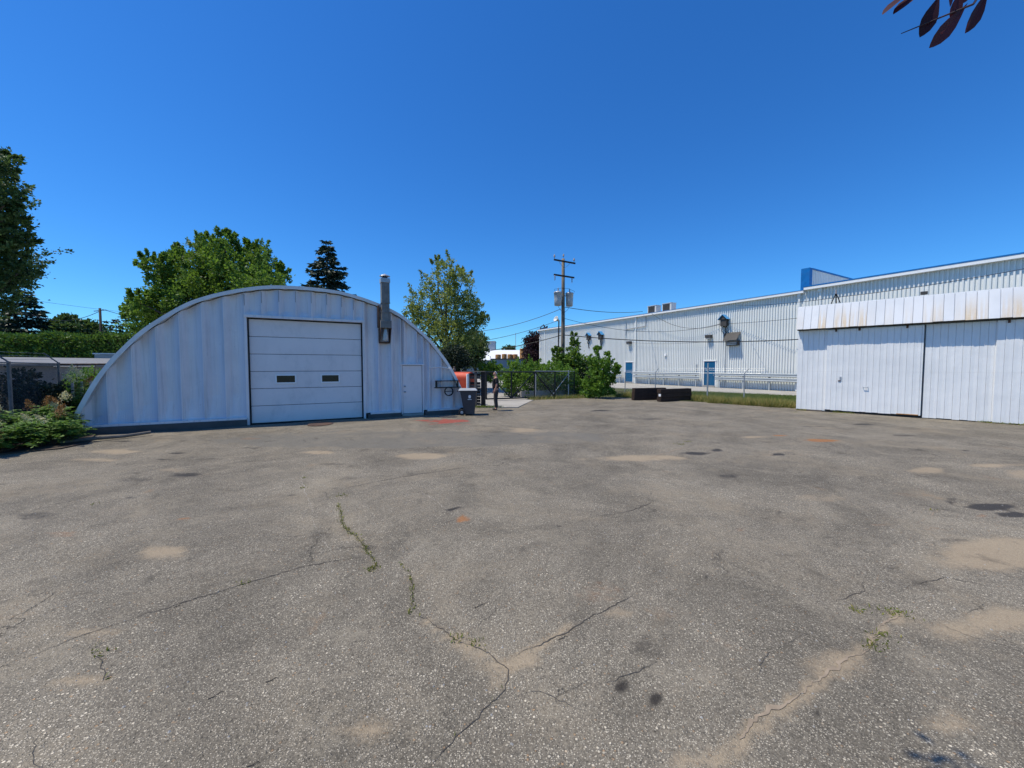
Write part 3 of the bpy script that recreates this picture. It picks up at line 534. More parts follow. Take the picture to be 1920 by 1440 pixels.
cv = MB().lathe([(.0, .03), (.35, .028), (.4, .02), (.41, .0)], 24).build('drain_cover', 'rusty', loc=(*Q(2.15, -.95)[:2], float(relief(*Q(2.15, -.95)[:2]))+.002)); tag(cv, 'dark flat drain cover in the asphalt before the overhead door', 'drain cover')

# ------------------------------------------------------------------ sliding-door shed
SU = Vector((.68, -.735)).normalized(); SROT = math.atan2(SU.y, SU.x); SA = (13.15, 17.75, 0)
def SP(x, y, z=0): return (SA[0]+SU.x*x-SU.y*y, SA[1]+SU.y*x+SU.x*y, z)
shed = thing('sliding_door_shed', 'low white metal shed with sliding plank doors and rust streaked canopy', 'shed', SA, SROT)
SL = 10.5
b = NB('shed_door'); base = b.mix(b.ramp(b.noise(.7, 4), .3, .7), (.76, .765, .75), (.83, .83, .81)); base = b.mix(b.ramp(b.noise(2.2, 5, .7, stretch=(4, 4, .25)), .5, .85, 0, .35), base, (.55, .55, .54))
base = b.mix(b.ramp(b.noise(17, 3), .73, .77, 0, .6), base, (.35, .3, .26)); b.principled(base, .42, 0, .4, b.noise(1.6, 3, .5), .5, .03); MATS['shed_door'] = b.m
b = NB('canopy_metal'); base = b.mix(b.ramp(b.noise(.7, 4), .3, .7), (.62, .64, .66), (.71, .72, .73))
sep = b.n('ShaderNodeSeparateXYZ'); b.L(b.coord(), sep.inputs[0]); low = b.ramp(sep.outputs[2], 4.72, 3.75, 0, 1)
stre = b.noise(1.0, 5, .65, stretch=(9, .5, .5)); gate_ = b.attr('rust')
rf = b.math('MULTIPLY', b.math('MULTIPLY', b.ramp(stre, .36, .58), low), gate_); base = b.mix(b.math('MULTIPLY', rf, .75), base, b.mix(b.noise(30, 4), (.5, .31, .12), (.74, .6, .38)))
b.principled(base, .5, 0, .35); MATS['canopy_metal'] = b.m
m = MB(); m.box(-.0, SL, .12, 6.5, .0, 4.55); m.build('body', 'shed_white', shed)
m = MB(); m.box(0.0, SL, .1, .115, 0, .1); m.build('sill', 'concrete_dark', shed)
def strips(part, x0, x1, y, z0, z1, wd=.19, seam=1.78, mat='shed_door'):
    x = x0; k = 0
    while x < x1-.02:
        xe = min(x+wd, x1); dy = random.uniform(-.003, .003); tilt = random.uniform(-.002, .002)
        for a, c, e in ((z0+random.uniform(-.012, .008), seam-.002, 0), (seam+.002, z1, .004)):
            mm = MB(); g = .0018
            mm.prism([(x+g, y+dy+.028), (x+g, y+dy+.004+e), (x+g+.008, y+dy+e-.004), ((x+xe)/2, y+dy+e+.002+tilt), (xe-g-.008, y+dy+e-.004), (xe-g, y+dy+.004+e), (xe-g, y+dy+.028)], 'z', a, c)
            mm.build('panel', mat, part)
        x = xe; k += 1
fx = MB(); fx.box(.0, 1.05, .06, .118, .02, 3.62); fx = fx.build('fixed_bay', 'shed_white', shed); strips(fx, 0, 1.05, .03, .05, 3.62)
d1 = MB(); d1.box(1.05, 3.96, -.02, .03, .12, 3.6); d1 = d1.build('sliding_door', 'shed_white', shed); strips(d1, 1.05, 3.96, -.05, .1, 3.58)
d2 = MB(); d2.box(4.0, 5.68, .05, .1, .05, 3.6); d2 = d2.build('sliding_door', 'shed_white', shed); strips(d2, 4.0, 5.68, .02, .03, 3.6)
MB().box(5.66, 5.76, .03, .11, .05, 3.6).build('edge_strip', 'shed_white', d2)
d3 = MB(); d3.box(5.7, SL, -.02, .04, .05, 3.6); d3 = d3.build('sliding_door', 'shed_white', shed); strips(d3, 5.7, SL, -.05, .03, 3.6)
MB().box(3.955, 3.975, -.03, .06, .08, 3.6).build('edge_strip', 'black_metal', d1)
MB().box(1.4, 3.9, .02, .1, .0, .1).build('bottom_gap', 'black_metal', shed)
MB().box(.05, .95, .0, .06, .0, .05).build('bottom_board', 'wood_grey', shed); MB().bevbox(3.3, 3.9, -.06, .0, .1, .13, .004).build('kick_strip', 'rust_orange', d1)
MB().box(-.02, SL, -.12, .11, 3.63, 3.68).build('door_track', 'dark_louver', shed)
for x in (1.35, 2.1, 3.5, 5.95, 7.0): MB().bevbox(x-.03, x+.03, -.1, -.06, 3.5, 3.63, .006).build('track_hanger', 'rusty', shed)
hd = MB().tube([(2.28, -.055, 1.15), (2.29, -.11, 1.12), (2.42, -.11, 1.12), (2.43, -.055, 1.15)], .012, 6); hd.build('handle', 'galvanised', d1)
MB().bevbox(1.52, 1.58, -.075, -.055, 1.38, 1.56, .004).build('hasp', 'galvanised', d1); MB().bevbox(1.47, 1.56, -.08, -.055, 1.36, 1.4, .004).build('hasp', 'rusty', d1)
cp = MB(); cp.prism([(-.3, 3.69), (.11, 3.69), (.11, 4.66), (-.02, 4.66)], 'x', .0, SL); cp = cp.build('canopy', 'shed_white', shed)
x = -.03; RUSTY = {0: .35, 3: .9, 5: .85, 6: 1.0, 7: .55, 8: .9, 9: .25, 11: .3, 13: .3, 15: .45, 16: .65, 18: .3, 19: .95, 20: .6, 22: .7, 23: 1.0, 26: .8, 30: .9, 33: .6}
while x < SL:
    xe = min(x+.262, SL); mm = MB(); j = random.uniform(-.004, .004); g = .004
    # each canopy sheet is a folded strip lying on the sloping front
    prof = [(x+g, .0), (x+g, .012+j), (x+g+.012, .02+j), (xe-g-.012, .02+j), (xe-g, .012+j), (xe-g, .0)]
    a0, z0_, a1, z1_ = -.315, 3.66+random.uniform(-.01, .008), -.02, 4.685
    ln = math.hypot(a1-a0, z1_-z0_); ny, nz = -(z1_-z0_)/ln, (a1-a0)/ln
    vs = [(px, a0+ny*(o_+.004), z0_+nz*(o_+.004)) for px, o_ in prof]+[(px, a1+ny*(o_+.004), z1_+nz*(o_+.004)) for px, o_ in prof]
    mm.add(vs, [tuple(range(6)), tuple(range(6, 12))[::-1]]+[(i, (i+1) % 6, 6+(i+1) % 6, 6+i) for i in range(6)]); pn = mm.build('panel', 'canopy_metal', cp); ra = pn.data.attributes.new('rust', 'FLOAT', 'FACE'); ra.data.foreach_set('value', np.full(len(pn.data.polygons), RUSTY.get(int((x+.1)/.262), .08*random.random()), np.float32)); x = xe
MB().box(-.03, SL, -.03, .12, 4.685, 4.72).build('cap_trim', 'fascia_white', cp)
MB().box(-.05, SL, .12, 6.6, 4.57, 4.64).build('roof', 'roof_metal', shed)
sb = thing('wire_bracket', 'small black tripod bracket holding wires on the shed roof edge', 'bracket', SP(1.25, .3, 4.6), SROT)
for dx, dy in ((-.2, 0), (.2, 0), (0, .2)): MB().tube([(dx, dy, .03), (0, 0, .62)], .02, 6).build('leg', 'black_metal', sb)
MB().tube([(0, 0, .58), (0, 0, .75)], .03, 6).build('insulator', 'porcelain', sb)
sf = thing('floodlight', 'small floodlight on the top edge of the shed canopy', 'floodlight', SP(3.9, .1, 4.64), SROT)
MB().tube([(0, 0, 0), (0, -.02, .12)], .012, 6).build('stem', 'galvanised', sf); MB().bevbox(-.1, .1, -.08, .06, .12, .24, .02).build('lamp_head', 'dark_louver', sf)

# ------------------------------------------------------------------ long warehouse
WXD = Vector((.497, -.868)).normalized(); WROT = math.atan2(WXD.y, WXD.x); WA = (22.63, 31.32, 0)
def WP(s, y, z=0): return (WA[0]-WXD.x*s-WXD.y*y, WA[1]-WXD.y*s+WXD.x*y, z)
wh = thing('warehouse', 'long pale grey ribbed metal warehouse with blue doors and white eaves', 'warehouse', WA, WROT)
def ribbed(x0, x1, z0, z1, y=0.0, pitch=.21, d=.08, name='ribbed_wall', holes=()):
    m = MB(); xs = []; x = x0
    while x < x1:
        for f, dd in ((0, 0), (.55, 0), (.6, d), (.95, d)): xs.append((x+pitch*f, -dd))
        x += pitch
    xs.append((x1, 0)); n = len(xs)
    for z in (z0, z1): m.v += [(x, y+dy, z) for x, dy in xs]
    m.f = [(i, i+1, n+i+1, n+i) for i in range(n-1)]; m.mi = [0]*len(m.f); return m.build(name, 'siding', wh)
DOORS = [(-17.75, -16.6), (-7.5, -6.35)]
EZ1, EZ2 = 7.75, 8.0
segs = [(-36.3, -17.85, .0), (-17.85, -16.5, 2.5), (-16.5, -7.6, .0), (-7.6, -6.25, 2.52), (-6.25, .75, .0)]
for a, c, z0 in segs: ribbed(a, c, max(.0, z0), EZ1)
ribbed(.78, 26, .0, EZ2, -.05)
MB().box(-36.3, .75, .06, 30, 0, EZ1-.02).build('core', 'siding', wh); MB().box(.78, 26, .02, 30, 0, EZ2-.02).build('core', 'siding', wh)
MB().bevbox(-36.45, -36.25, -.08, .3, 0, EZ1, .01).build('corner_trim', 'fascia_white', wh)
m = MB(); m.box(-36.7, .9, -.35, .05, EZ1, EZ1+.16); m.build('eave', 'fascia_white', wh)
m = MB(); m.prism([(-.36, EZ1+.163), (-.36, EZ1+.2), (15, EZ1+1.0), (15, EZ1+.163)], 'x', -36.75, .9); m.build('roof', 'roof_metal', wh)
MB().box(-36.75, .9, -.37, -.3, EZ1+.2, EZ1+.225).build('roof_edge', 'paint_blue', wh)
m = MB(); m.box(.95, 26, -.42, .05, EZ2-.05, EZ2+.12); m.build('eave', 'fascia_white', wh)
m = MB(); m.prism([(-.4, EZ2+.123), (-.4, EZ2+.16), (15, EZ2+1.0), (15, EZ2+.123)], 'x', .95, 26); m.build('roof', 'roof_metal', wh)
MB().box(.95, 26, -.44, -.3, EZ2+.16, EZ2+.23).build('roof_edge', 'paint_blue', wh)
# fire-wall parapet with blue cladding
pw = MB().box(.7, 1.2, .2, 9, EZ1+.1, 9.55).build('parapet', 'siding', wh)
MB().box(.66, 1.24, -.25, .198, EZ1+.25, 9.65).build('parapet_front', 'paint_blue', pw); MB().box(.62, 1.28, .2, 9.1, 9.553, 9.65).build('parapet_cap', 'paint_blue', pw)
for k in range(32): MB().box(1.202, 1.222, .25+k*.275, .38+k*.275, EZ1+.3, 9.5).build('rib', 'siding', pw)
def downpipe(x, z1, name='downpipe', wdt=.13):
    m = MB(); m.bevbox(x-wdt/2, x+wdt/2, -.17, -.06, .0, z1, .012); m.bevbox(x-wdt*.8, x+wdt*.8, -.24, -.05, z1-.25, z1, .012); return m.build(name, 'siding', wh)
downpipe(-16.15, EZ1-.01); downpipe(.55, EZ1-.01); downpipe(1.95, EZ2-.06); downpipe(-34.8, EZ1-.01)
m = MB(); m.tube([(-17.7, -.15, 5.7), (-17.7, -.15, 7.3)], .04, 6); m.tube([(-17.7, -.15, 6.45), (-14.7, -.15, 6.6), (-14.7, -.15, 7.6)], .05, 6); m.build('conduit', 'galvanised', wh)
for (a, c) in DOORS:
    m = MB(); m.box(a-.1, a, -.06, .06, 0, 2.5); m.box(c, c+.1, -.06, .06, 0, 2.5); m.box(a-.1, c+.1, -.09, .06, 2.5, 2.6); fr = m.build('door', 'fascia_white', wh)
    MB().bevbox(a+.003, c-.003, -.03, .055, .16, 2.495, .01).build('door_leaf', 'door_blue', fr); MB().box(a, c, -.16, .05, 0, .155).build('step', 'concrete', fr)
    MB().bevbox(c-.18, c-.12, -.08, -.03, 1.1, 1.22, .008).build('handle', 'galvanised', fr)
def hood(x, z, s=1.0):
    m = MB(); m.box(x-.28*s, x+.28*s, -.42*s, -.05, z-.62*s, z); hb = m.build('vent_hood', 'dark_louver', wh)
    mm = MB()
    for sg in (-1, 1): mm.add([(x, -.6*s, z+.42*s), (x+sg*.45*s, -.6*s, z-.03), (x+sg*.45*s, -.04, z-.03), (x, -.04, z+.42*s), (x, -.6*s, z+.46*s), (x+sg*.47*s, -.6*s, z+.0), (x+sg*.47*s, -.04, z+.0), (x, -.04, z+.46*s)], [(0,1,2,3),(4,5,6,7),(0,1,5,4),(1,2,6,5),(2,3,7,6),(3,0,4,7)])
    mm.build('gable_cap', 'cap_blue', hb); MB().prism([(x-.36*s, z), (x+.36*s, z), (x, z+.38*s)], 'y', -.5*s, -.06).build('gable', 'dark_louver', hb)
    mm = MB()
    for k in range(4):
        a = random.uniform(-.2, .2); mm.tube([(x+a, -.2, z-.6*s), (x+a+random.uniform(-.25, .25), -.15, z-1.0*s), (x+a*.4+random.uniform(-.2, .2), -.12, z-1.35*s), (x+random.uniform(-.1, .1), -.09, z-1.9*s)], .025, 5)
    mm.build('dangling_cable', 'wire_black', hb)
hood(-24.3, 6.15, .9); hood(-21.9, 6.1, 1.0); hood(-5.45, 6.35, 1.0)
m = MB(); m.tube([(-5.3, -.08, .2), (-5.3, -.08, 4.4)], .03, 6); m.build('conduit', 'galvanised', wh)
# louvred box with little awning
vb = MB(); vb.box(-5.15, -4.1, -.35, -.05, 3.9, 4.35); vb = vb.build('vent_box', 'dark_louver', wh)
MB().add([(-5.25, -.05, 5.1), (-4.0, -.05, 5.1), (-4.0, -.75, 4.35), (-5.25, -.75, 4.35), (-5.25, -.05, 5.14), (-4.0, -.05, 5.14), (-4.0, -.77, 4.37), (-5.25, -.77, 4.37)], [(0,1,2,3),(4,5,6,7),(0,1,5,4),(1,2,6,5),(2,3,7,6),(3,0,4,7)]).build('awning', 'dark_louver', vb)
for k in range(3): MB().box(-5.05, -4.2, -.4, -.352, 3.98+k*.13, 4.05+k*.13).build('louvre', 'ac_white', vb)
for x, z in ((-6.95, 4.75), (-17.05, 4.7)):
    lb = MB().bevbox(x-.28, x+.28, -.45, -.05, z, z+.28, .03).build('wall_lamp', 'dark_louver', wh); MB().bevbox(x-.2, x+.2, -.42, -.1, z-.12, z-.003, .02).build('lamp_lens', 'lamp_grey', lb)
MB().bevbox(-12.1, -11.85, -.2, -.05, 3.1, 3.35, .02).build('camera_box', 'fascia_white', wh); MB().bevbox(-8.35, -8.2, -.12, -.04, 1.7, 2.2, .01).build('switch_box', 'galvanised', wh)
# rooftop air conditioners
for k, (s, lb) in enumerate(((14.5, 'boxy rooftop air conditioner farther from the blue parapet'), (12.5, 'boxy rooftop air conditioner nearer to the blue parapet'))):
    a = thing('air_conditioner', lb, 'air conditioner', WP(s, .6, EZ1+.24), WROT, 'rooftop air conditioners')
    m = MB(); m.bevbox(-.6, .6, 0, .8, 0, .9, .02); m.build('casing', 'ac_white', a); MB().box(-.5, .4, -.012, -.002, .06, .84).build('coil_grille', 'dark_louver', a)
    for q in range(6): MB().box(-.5, .4, -.03, -.013, .12+q*.13, .14+q*.13).build('slat', 'dark_louver', a)
    MB().box(-.63, .63, -.04, .84, .902, .94).build('lid', 'ac_white', a)
    for q in (-.55, .45): MB().box(q, q+.1, .05, .85, -.12, -.002).build('foot', 'galvanised', a)

# ------------------------------------------------------------------ guard rails before the warehouse
def wbeam(m, x0, x1, y, z):
    prof = [(0, 0), (-.045, .03), (-.05, .09), (-.008, .13), (-.008, .18), (-.05, .22), (-.045, .28), (0, .31), (.004, .31), (-.04, .278), (-.044, .222), (-.003, .182), (-.003, .128), (-.044, .088), (-.04, .032), (.004, 0)]
    m.prism([(y+a, z+c) for a, c in prof], 'x', x0, x1); return m
def guardrail(s0, s1, label, pst):
    g = thing('guard_rail', label, 'guard rail', WP(s0, -.33), WROT, 'guard rails along the warehouse wall'); L = s0-s1
    for z in (.72, 1.1): wbeam(MB(), 0, L, -.06, z).build('beam', 'rail_paint', g)
    n = max(2, int(L/pst)+1)
    for k in range(n):
        x = .4+(L-.8)*k/(n-1); MB().box(x-.05, x+.05, -.05, .07, 0, 1.38).build('post', 'rail_paint', g); MB().box(x-.06, x+.06, -.058, .0, .95, 1.12).build('spacer_block', 'dark_louver', g)
guardrail(16.2, 7.75, 'double steel guard rail between the two blue warehouse doors', 2.0)
guardrail(6.1, -1.2, 'double steel guard rail between the nearer blue door and the shed', 2.2)
guardrail(22.5, 18.0, 'double steel guard rail behind the leafy shrub, beyond the farther blue door', 2.0)

# ------------------------------------------------------------------ wire fences
def chain(m, x0, x1, z0, z1, cell=.09, r=.0022, y=0.0):
    H_ = z1-z0; n = int((x1-x0+H_)/cell)
    for sgn in (1, -1):
        for k in range(n+1):
            a = x0-H_+k*cell; xa, za, xb, zb = a, z0, a+H_, z1
            if xa < x0: za += x0-xa; xa = x0
            if xb > x1: zb -= xb-x1; xb = x1
            if xb-xa < .02: continue
            if sgn < 0: za, zb = z0+z1-za, z0+z1-zb
            m.add([(xa, y, za-r), (xb, y, zb-r), (xb, y, zb+r), (xa, y, za+r), (xa, y-r, za), (xb, y-r, zb), (xb, y+r, zb), (xa, y+r, za)], [(0, 1, 2, 3), (4, 5, 6, 7)])
    return m
def post_arm(m, x, h, arm=(.25, .3), r=.035, y=0.0):
    m.tube([(x, y, -.05), (x, y, h)], r, 8); m.tube([(x, y, h-.02), (x+arm[0]*.5, y-.0, h+arm[1]*.5), (x+arm[0], y, h+arm[1])], r*.55, 6); return m
# boundary fence along the grass
fdir = Vector((.7, -.714)).normalized(); frot = math.atan2(fdir.y, fdir.x)
bf = thing('boundary_fence', 'sagging wire fence with angled post arms along the dry grass', 'fence', (7.95, 27.0, 0), frot)
fx_ = [0.0, 2.2, 5.45, 7.4]
for k, x in enumerate(fx_):
    if k == 2: m = MB().tube([(x, 0, -.05), (x, 0, 2.2)], .045, 10)
    elif k == 0: m = MB().tube([(x, 0, -.05), (x, 0, 1.6)], .03, 8)
    else: m = post_arm(MB(), x, 1.62, (.22, .26), .032)
    m.build('post', 'galvanised', bf)
MB().tube([(0, 0, 1.6), (7.4, 0, 1.6), (8.2, 0, 1.6)], .012, 6).build('top_wire', 'galvanised', bf)
o = chain(MB(), 0, 8.2, .1, 1.58, .12, .0016).build('wire_mesh', 'galvanised', bf, fix=False)
for z, x1 in ((1.75, .12), (1.86, .2)): MB().tube([(0, 0, z-.15), (2.2+x1, 0, z), (5.4, 0, z+.03), (7.4+x1, 0, z), (8.4, 0, z+.02)], .005, 5).build('barbed_wire', 'galvanised', bf)
# gate across the entrance
GX = Vector((.925, .38)).normalized(); GROT = math.atan2(GX.y, GX.x); GA = (-1.5, 22.15, 0)
gt = thing('sliding_gate', 'black framed chain link gate with crossing braces behind the standing man', 'gate', GA, GROT)
def GP(x, y=0, z=0): return (GA[0]+GX.x*x-GX.y*y, GA[1]+GX.y*x+GX.x*y, z)
MB().tube([(0, 0, 1.68), (4.55, 0, 1.66)], .042, 8).build('top_rail', 'black_metal', gt); MB().tube([(0, 0, .12), (4.55, 0, .1)], .042, 8).build('bottom_rail', 'black_metal', gt)
for x in (0.02, 1.58, 3.1, 4.5): MB().tube([(x, 0, .1), (x, 0, 1.68)], .045, 8).build('upright', 'black_metal', gt)
for a, c in (((.05, 1.66), (1.54, .14)), ((1.62, .14), (3.06, 1.64)), ((3.14, 1.64), (4.46, .14))): MB().tube([(a[0], -.0, a[1]), (c[0], -.0, c[1])], .036, 8).build('brace', 'black_metal', gt)
chain(MB(), .03, 4.5, .14, 1.66, .09, .0022, .01).build('wire_mesh', 'black_metal', gt, fix=False)
gf = thing('chain_link_fence', 'grey chain link fence panel overgrown with vines beside the gate', 'fence', GP(3.45, .55), GROT)
for x in (0, 2.35): MB().tube([(x, 0, -.05), (x, 0, 1.75)], .04, 10).build('post', 'galvanised', gf)
MB().tube([(2.78, .0, -.05), (2.78, .0, 1.95)], .032, 8).build('post', 'black_metal', gf)
MB().tube([(0, 0, 1.7), (2.78, 0, 1.68)], .025, 8).build('top_rail', 'galvanised', gf); MB().tube([(0, 0, .1), (2.78, 0, .1)], .022, 8).build('bottom_rail', 'galvanised', gf)
MB().tube([(1.05, -.03, .06), (2.3, -.03, 1.5)], .022, 8).build('brace', 'galvanised', gf); chain(MB(), 0, 2.78, .12, 1.68, .09, .002, .01).build('wire_mesh', 'galvanised', gf, fix=False)
lw = MB().bevbox(0, 5.2, 0, .25, -.1, .42, .02).build('low_wall', 'concrete', loc=GP(2.9, 1.5), rz=GROT); tag(lw, 'low grey concrete wall under the green vines behind the gate', 'wall')
kb = MB().bevbox(0, 1.6, 0, .12, -.05, .1, .02).build('kerb_stone', 'concrete', loc=GP(3.2, -.05), rz=GROT+.1); tag(kb, 'short weathered kerb stone under the end of the gate', 'kerb stone')
# timber stump post and slatted screen right of the bin
sc = thing('slatted_screen', 'dark weathered slatted timber screen between red tank and gate', 'screen', (-1.43, 19.1, 0), R(172))
MB().bevbox(-.1, .1, -.1, .1, -.05, 1.72, .012).build('post', 'wood_dark', sc); MB().bevbox(.28, .4, .12, .24, -.05, 1.7, .01).build('post', 'wood_grey', sc); MB().bevbox(.62, .7, .12, .24, -.05, 1.66, .01).build('post', 'wood_grey', sc)
for k in range(11):
    if k in (8,): continue
    MB().bevbox(.12, .68+random.uniform(-.03, .03), .09, .117, .08+k*.145, .08+k*.145+.13, .004).build('slat', 'wood_dark' if k % 3 else 'wood_grey', sc)
MB().bevbox(-.12, 1.05, -.12, .26, 1.725, 1.765, .006).build('top_board', 'wood_grey', sc)
# red oil tank on legs
tk = thing('oil_tank', 'red oval heating oil tank with filler cap behind the slatted screen', 'tank', (-2.75, 20.2, 0), R(-28))
prof = [(.33*math.cos(a), 1.1+(.28 if math.sin(a) > 0 else -.28)+.33*math.sin(a)) for a in np.linspace(0, 2*math.pi, 28, endpoint=False)]
MB().prism(prof, 'x', -.75, .72).build('shell', 'tank_red', tk)
MB().prism([(.31*math.cos(a), 1.1+(.28 if math.sin(a) > 0 else -.28)+.31*math.sin(a)) for a in np.linspace(0, 2*math.pi, 28, endpoint=False)], 'x', .721, .75).build('end_plate', 'tank_red', tk)
for x in (-.5, .5):
    for y in (-.22, .22): MB().tube([(x, y, 0), (x, y, .6)], .025, 6).build('leg', 'rusty', tk)
MB().lathe([(.045, 1.68), (.045, 1.76), (.09, 1.78), (.08, 1.86), (.05, 1.9), (.045, 1.95), (.07, 1.97), (.0, 2.0)], 12, (-.35, 0, 0)).build('filler_cap', 'pole_wood', tk, smooth=True); MB().tube([(.1, 0, 1.68), (.1, 0, 1.82)], .02, 6).build('vent_pipe', 'galvanised', tk)
vp = MB().lathe([(.055, 0), (.055, 1.66), (.045, 1.665), (.045, 1.4)], 16).build('white_pipe', 'white_plastic', smooth=False, loc=(-1.98, 17.1, 0)); tag(vp, 'upright white plastic pipe standing just behind the grey bin', 'pipe')
# wheeled bin
bn = thing('wheelie_bin', 'dark grey wheeled rubbish bin with light grey lid beside the hut', 'bin', (-1.82, 15.95, 0), R(6))
m = MB(); a0, a1 = .26, .33
m.add([(-a0+.1, -a0, .06), (a0, -a0, .06), (a0, a0, .06), (-a0+.1, a0, .06), (-a1, -a1, 1.0), (a1, -a1, 1.0), (a1, a1, 1.0), (-a1, a1, 1.0)], [(3,2,1,0), (0,1,5,4), (1,2,6,5), (2,3,7,6), (3,0,4,7), (4,5,6,7)])
m.bevbox(-.36, .36, -.36, .36, .97, 1.02, .012); m.build('body', 'bin_plastic', bn)
m = MB(); m.add([(-.4, -.37, 1.02), (.37, -.37, 1.02), (.37, .37, 1.02), (-.4, .37, 1.02), (-.34, -.3, 1.085), (.3, -.3, 1.085), (.3, .3, 1.085), (-.34, .3, 1.085)], [(3,2,1,0), (0,1,5,4), (1,2,6,5), (2,3,7,6), (3,0,4,7), (4,5,6,7)]); m.build('lid', 'bin_lid', bn)
MB().tube([(-.43, -.3, .98), (-.43, .3, .98)], .022, 8).build('handle', 'bin_plastic', bn)
for y in (-.31, .31):
    wl = MB().lathe([(.03, -.03), (.115, -.03), (.13, -.015), (.13, .015), (.115, .03), (.03, .03)], 20).build('wheel', 'black_rubber', bn, loc=(-.26, y-.02 if y < 0 else y+.02, .13)); wl.rotation_euler = (R(90), 0, 0)
    hb = MB().lathe([(.0, -.036), (.05, -.036), (.06, -.03), (.06, .03), (.0, .036)], 14).build('hub', 'bin_lid', wl)
MB().tube([(-.26, -.3, .13), (-.26, .3, .13)], .015, 6).build('axle', 'galvanised', bn)
e = MB(); fy = -.30
def onface(x, z): return (x, -(.26+.07*(z-.06)/.94)-.004, z)
em = [(.02, .70), (.10, .70), (.115, .78), (.10, .80), (.10, .83), (.02, .83), (.02, .80), (.005, .78)]
e.add([onface(x, z) for x, z in em], [tuple(range(8))]); e.add([onface(x, z) for x, z in ((-.02, .64), (.14, .64), (.14, .66), (-.02, .66))], [(0, 1, 2, 3)]); e.build('emblem', 'white_plastic', bn, fix=False)

# ------------------------------------------------------------------ standing man
def skinned(name, verts, edges, rad, mat, parent, root=0, sub=2):
    me = bpy.data.meshes.new(name); me.from_pydata(verts, edges, []); o = bpy.data.objects.new(name+'_rig', me); COL.objects.link(o)
    md = o.modifiers.new('skin', 'SKIN'); md.use_smooth_shade = True
    for i, r_ in enumerate(rad):
        sv = me.skin_vertices[0].data[i]; sv.radius = r_ if isinstance(r_, tuple) else (r_, r_); sv.use_root = (i == root)
    o.modifiers.new('sub', 'SUBSURF').levels = sub; o.modifiers['sub'].render_levels = sub
    dg = bpy.context.evaluated_depsgraph_get(); dg.update(); nm = bpy.data.meshes.new_from_object(o.evaluated_get(dg)); nm.name = name
    bpy.data.objects.remove(o); nm.materials.clear(); nm.materials.append(MATS[mat]); return link(name, nm, parent)
man = thing('person', 'grey haired person in black T-shirt and dark trousers standing in profile near the gate', 'person', (-.73, 17.45, .02), R(96))
# local frame: +y is where the person faces, x to the sides
V_ = [(0, .0, .95), (0, .015, 1.12), (0, .02, 1.28), (0, -.005, 1.42), (0, .0, 1.50), (0, .035, 1.57)]   # pelvis..neck..jaw
E_ = [(i, i+1) for i in range(5)]; Rd = [(.14, .13), (.14, .135), (.155, .135), (.12, .1), (.06, .065), (.06, .065)]
V_ += [(0, .035, 1.645), (0, .02, 1.71)]; E_ += [(5, 6), (6, 7)]; Rd += [(.073, .09), (.06, .075)]
V_ += [(0, .128, 1.6)]; E_ += [(6, 8)]; Rd += [(.016, .018)]   # nose
for sx in (-1, 1):
    b0 = len(V_); V_ += [(sx*.17, -.01, 1.40), (sx*.235, -.02, 1.14), (sx*.225, .05, .92), (sx*.22, .075, .86)]
    E_ += [(3, b0), (b0, b0+1), (b0+1, b0+2), (b0+2, b0+3)]; Rd += [.052, .043, .032, (.022, .036)]
    for f_, (dy, ln) in enumerate(((-.022, .07), (-.006, .085), (.012, .08), (.028, .062))):
        i = len(V_); V_ += [(sx*.215, .085+dy, .825), (sx*.208, .095+dy, .825-ln*.5), (sx*.195, .092+dy, .825-ln)]; E_ += [(b0+3, i), (i, i+1), (i+1, i+2)]; Rd += [.0095, .009, .008]
    i = len(V_); V_ += [(sx*.205, .115, .86), (sx*.198, .128, .82)]; E_ += [(b0+2, i), (i, i+1)]; Rd += [.011, .009]
    l0 = len(V_); V_ += [(sx*.095, 0, .88), (sx*.1, .02, .5), (sx*.105, -.03, .09), (sx*.11, .05, .04)]; E_ += [(0, l0), (l0, l0+1), (l0+1, l0+2), (l0+2, l0+3)]; Rd += [(.085, .085), .06, .042, .04]
skinned('body', V_, E_, Rd, 'skin', man)
skinned('shirt', [(0, 0, .90), (0, .015, 1.1), (0, .02, 1.28), (0, -.005, 1.42), (0, 0, 1.475), (.18, -.01, 1.4), (.225, -.017, 1.2), (-.18, -.01, 1.4), (-.225, -.017, 1.2)],
        [(0, 1), (1, 2), (2, 3), (3, 4), (3, 5), (5, 6), (3, 7), (7, 8)], [(.175, .165), (.175, .175), (.185, .165), (.15, .125), (.075, .08), .078, .08, .078, .08], 'shirt_black', man, 0)
skinned('trousers', [(0, 0, .98), (0, 0, .88), (.098, 0, .8), (.102, .02, .48), (.107, -.025, .1), (-.098, 0, .8), (-.102, .02, .48), (-.107, -.025, .1)],
        [(0, 1), (1, 2), (2, 3), (3, 4), (1, 5), (5, 6), (6, 7)], [(.16, .15), (.165, .15), (.11, .125), .092, .08, (.11, .125), .092, .08], 'trousers_grey', man, 0)
for sx in (-1, 1): skinned('shoe', [(sx*.108, -.06, .045), (sx*.11, .05, .04), (sx*.115, .16, .03)], [(0, 1), (1, 2)], [(.045, .045), (.05, .04), (.042, .03)], 'shoe', man, 1)
skinned('hair', [(0, -.045, 1.62), (0, -.035, 1.69), (0, .03, 1.735), (0, .07, 1.715)], [(0, 1), (1, 2), (2, 3)], [(.06, .03), (.075, .04), (.072, .028), (.055, .018)], 'hair_grey', man, 1)
m = MB()
for sx in (-1, 1): m.lathe([(.0, -.012), (.02, -.008), (.02, .008), (.0, .012)], 8, (sx*.078, .015, 1.63))
m.build('ear', 'skin', man)
m = MB()
for sx in (-1, 1): m.lathe([(.0, -.008), (.01, 0), (.0, .008)], 8, (sx*.03, .118, 1.645))
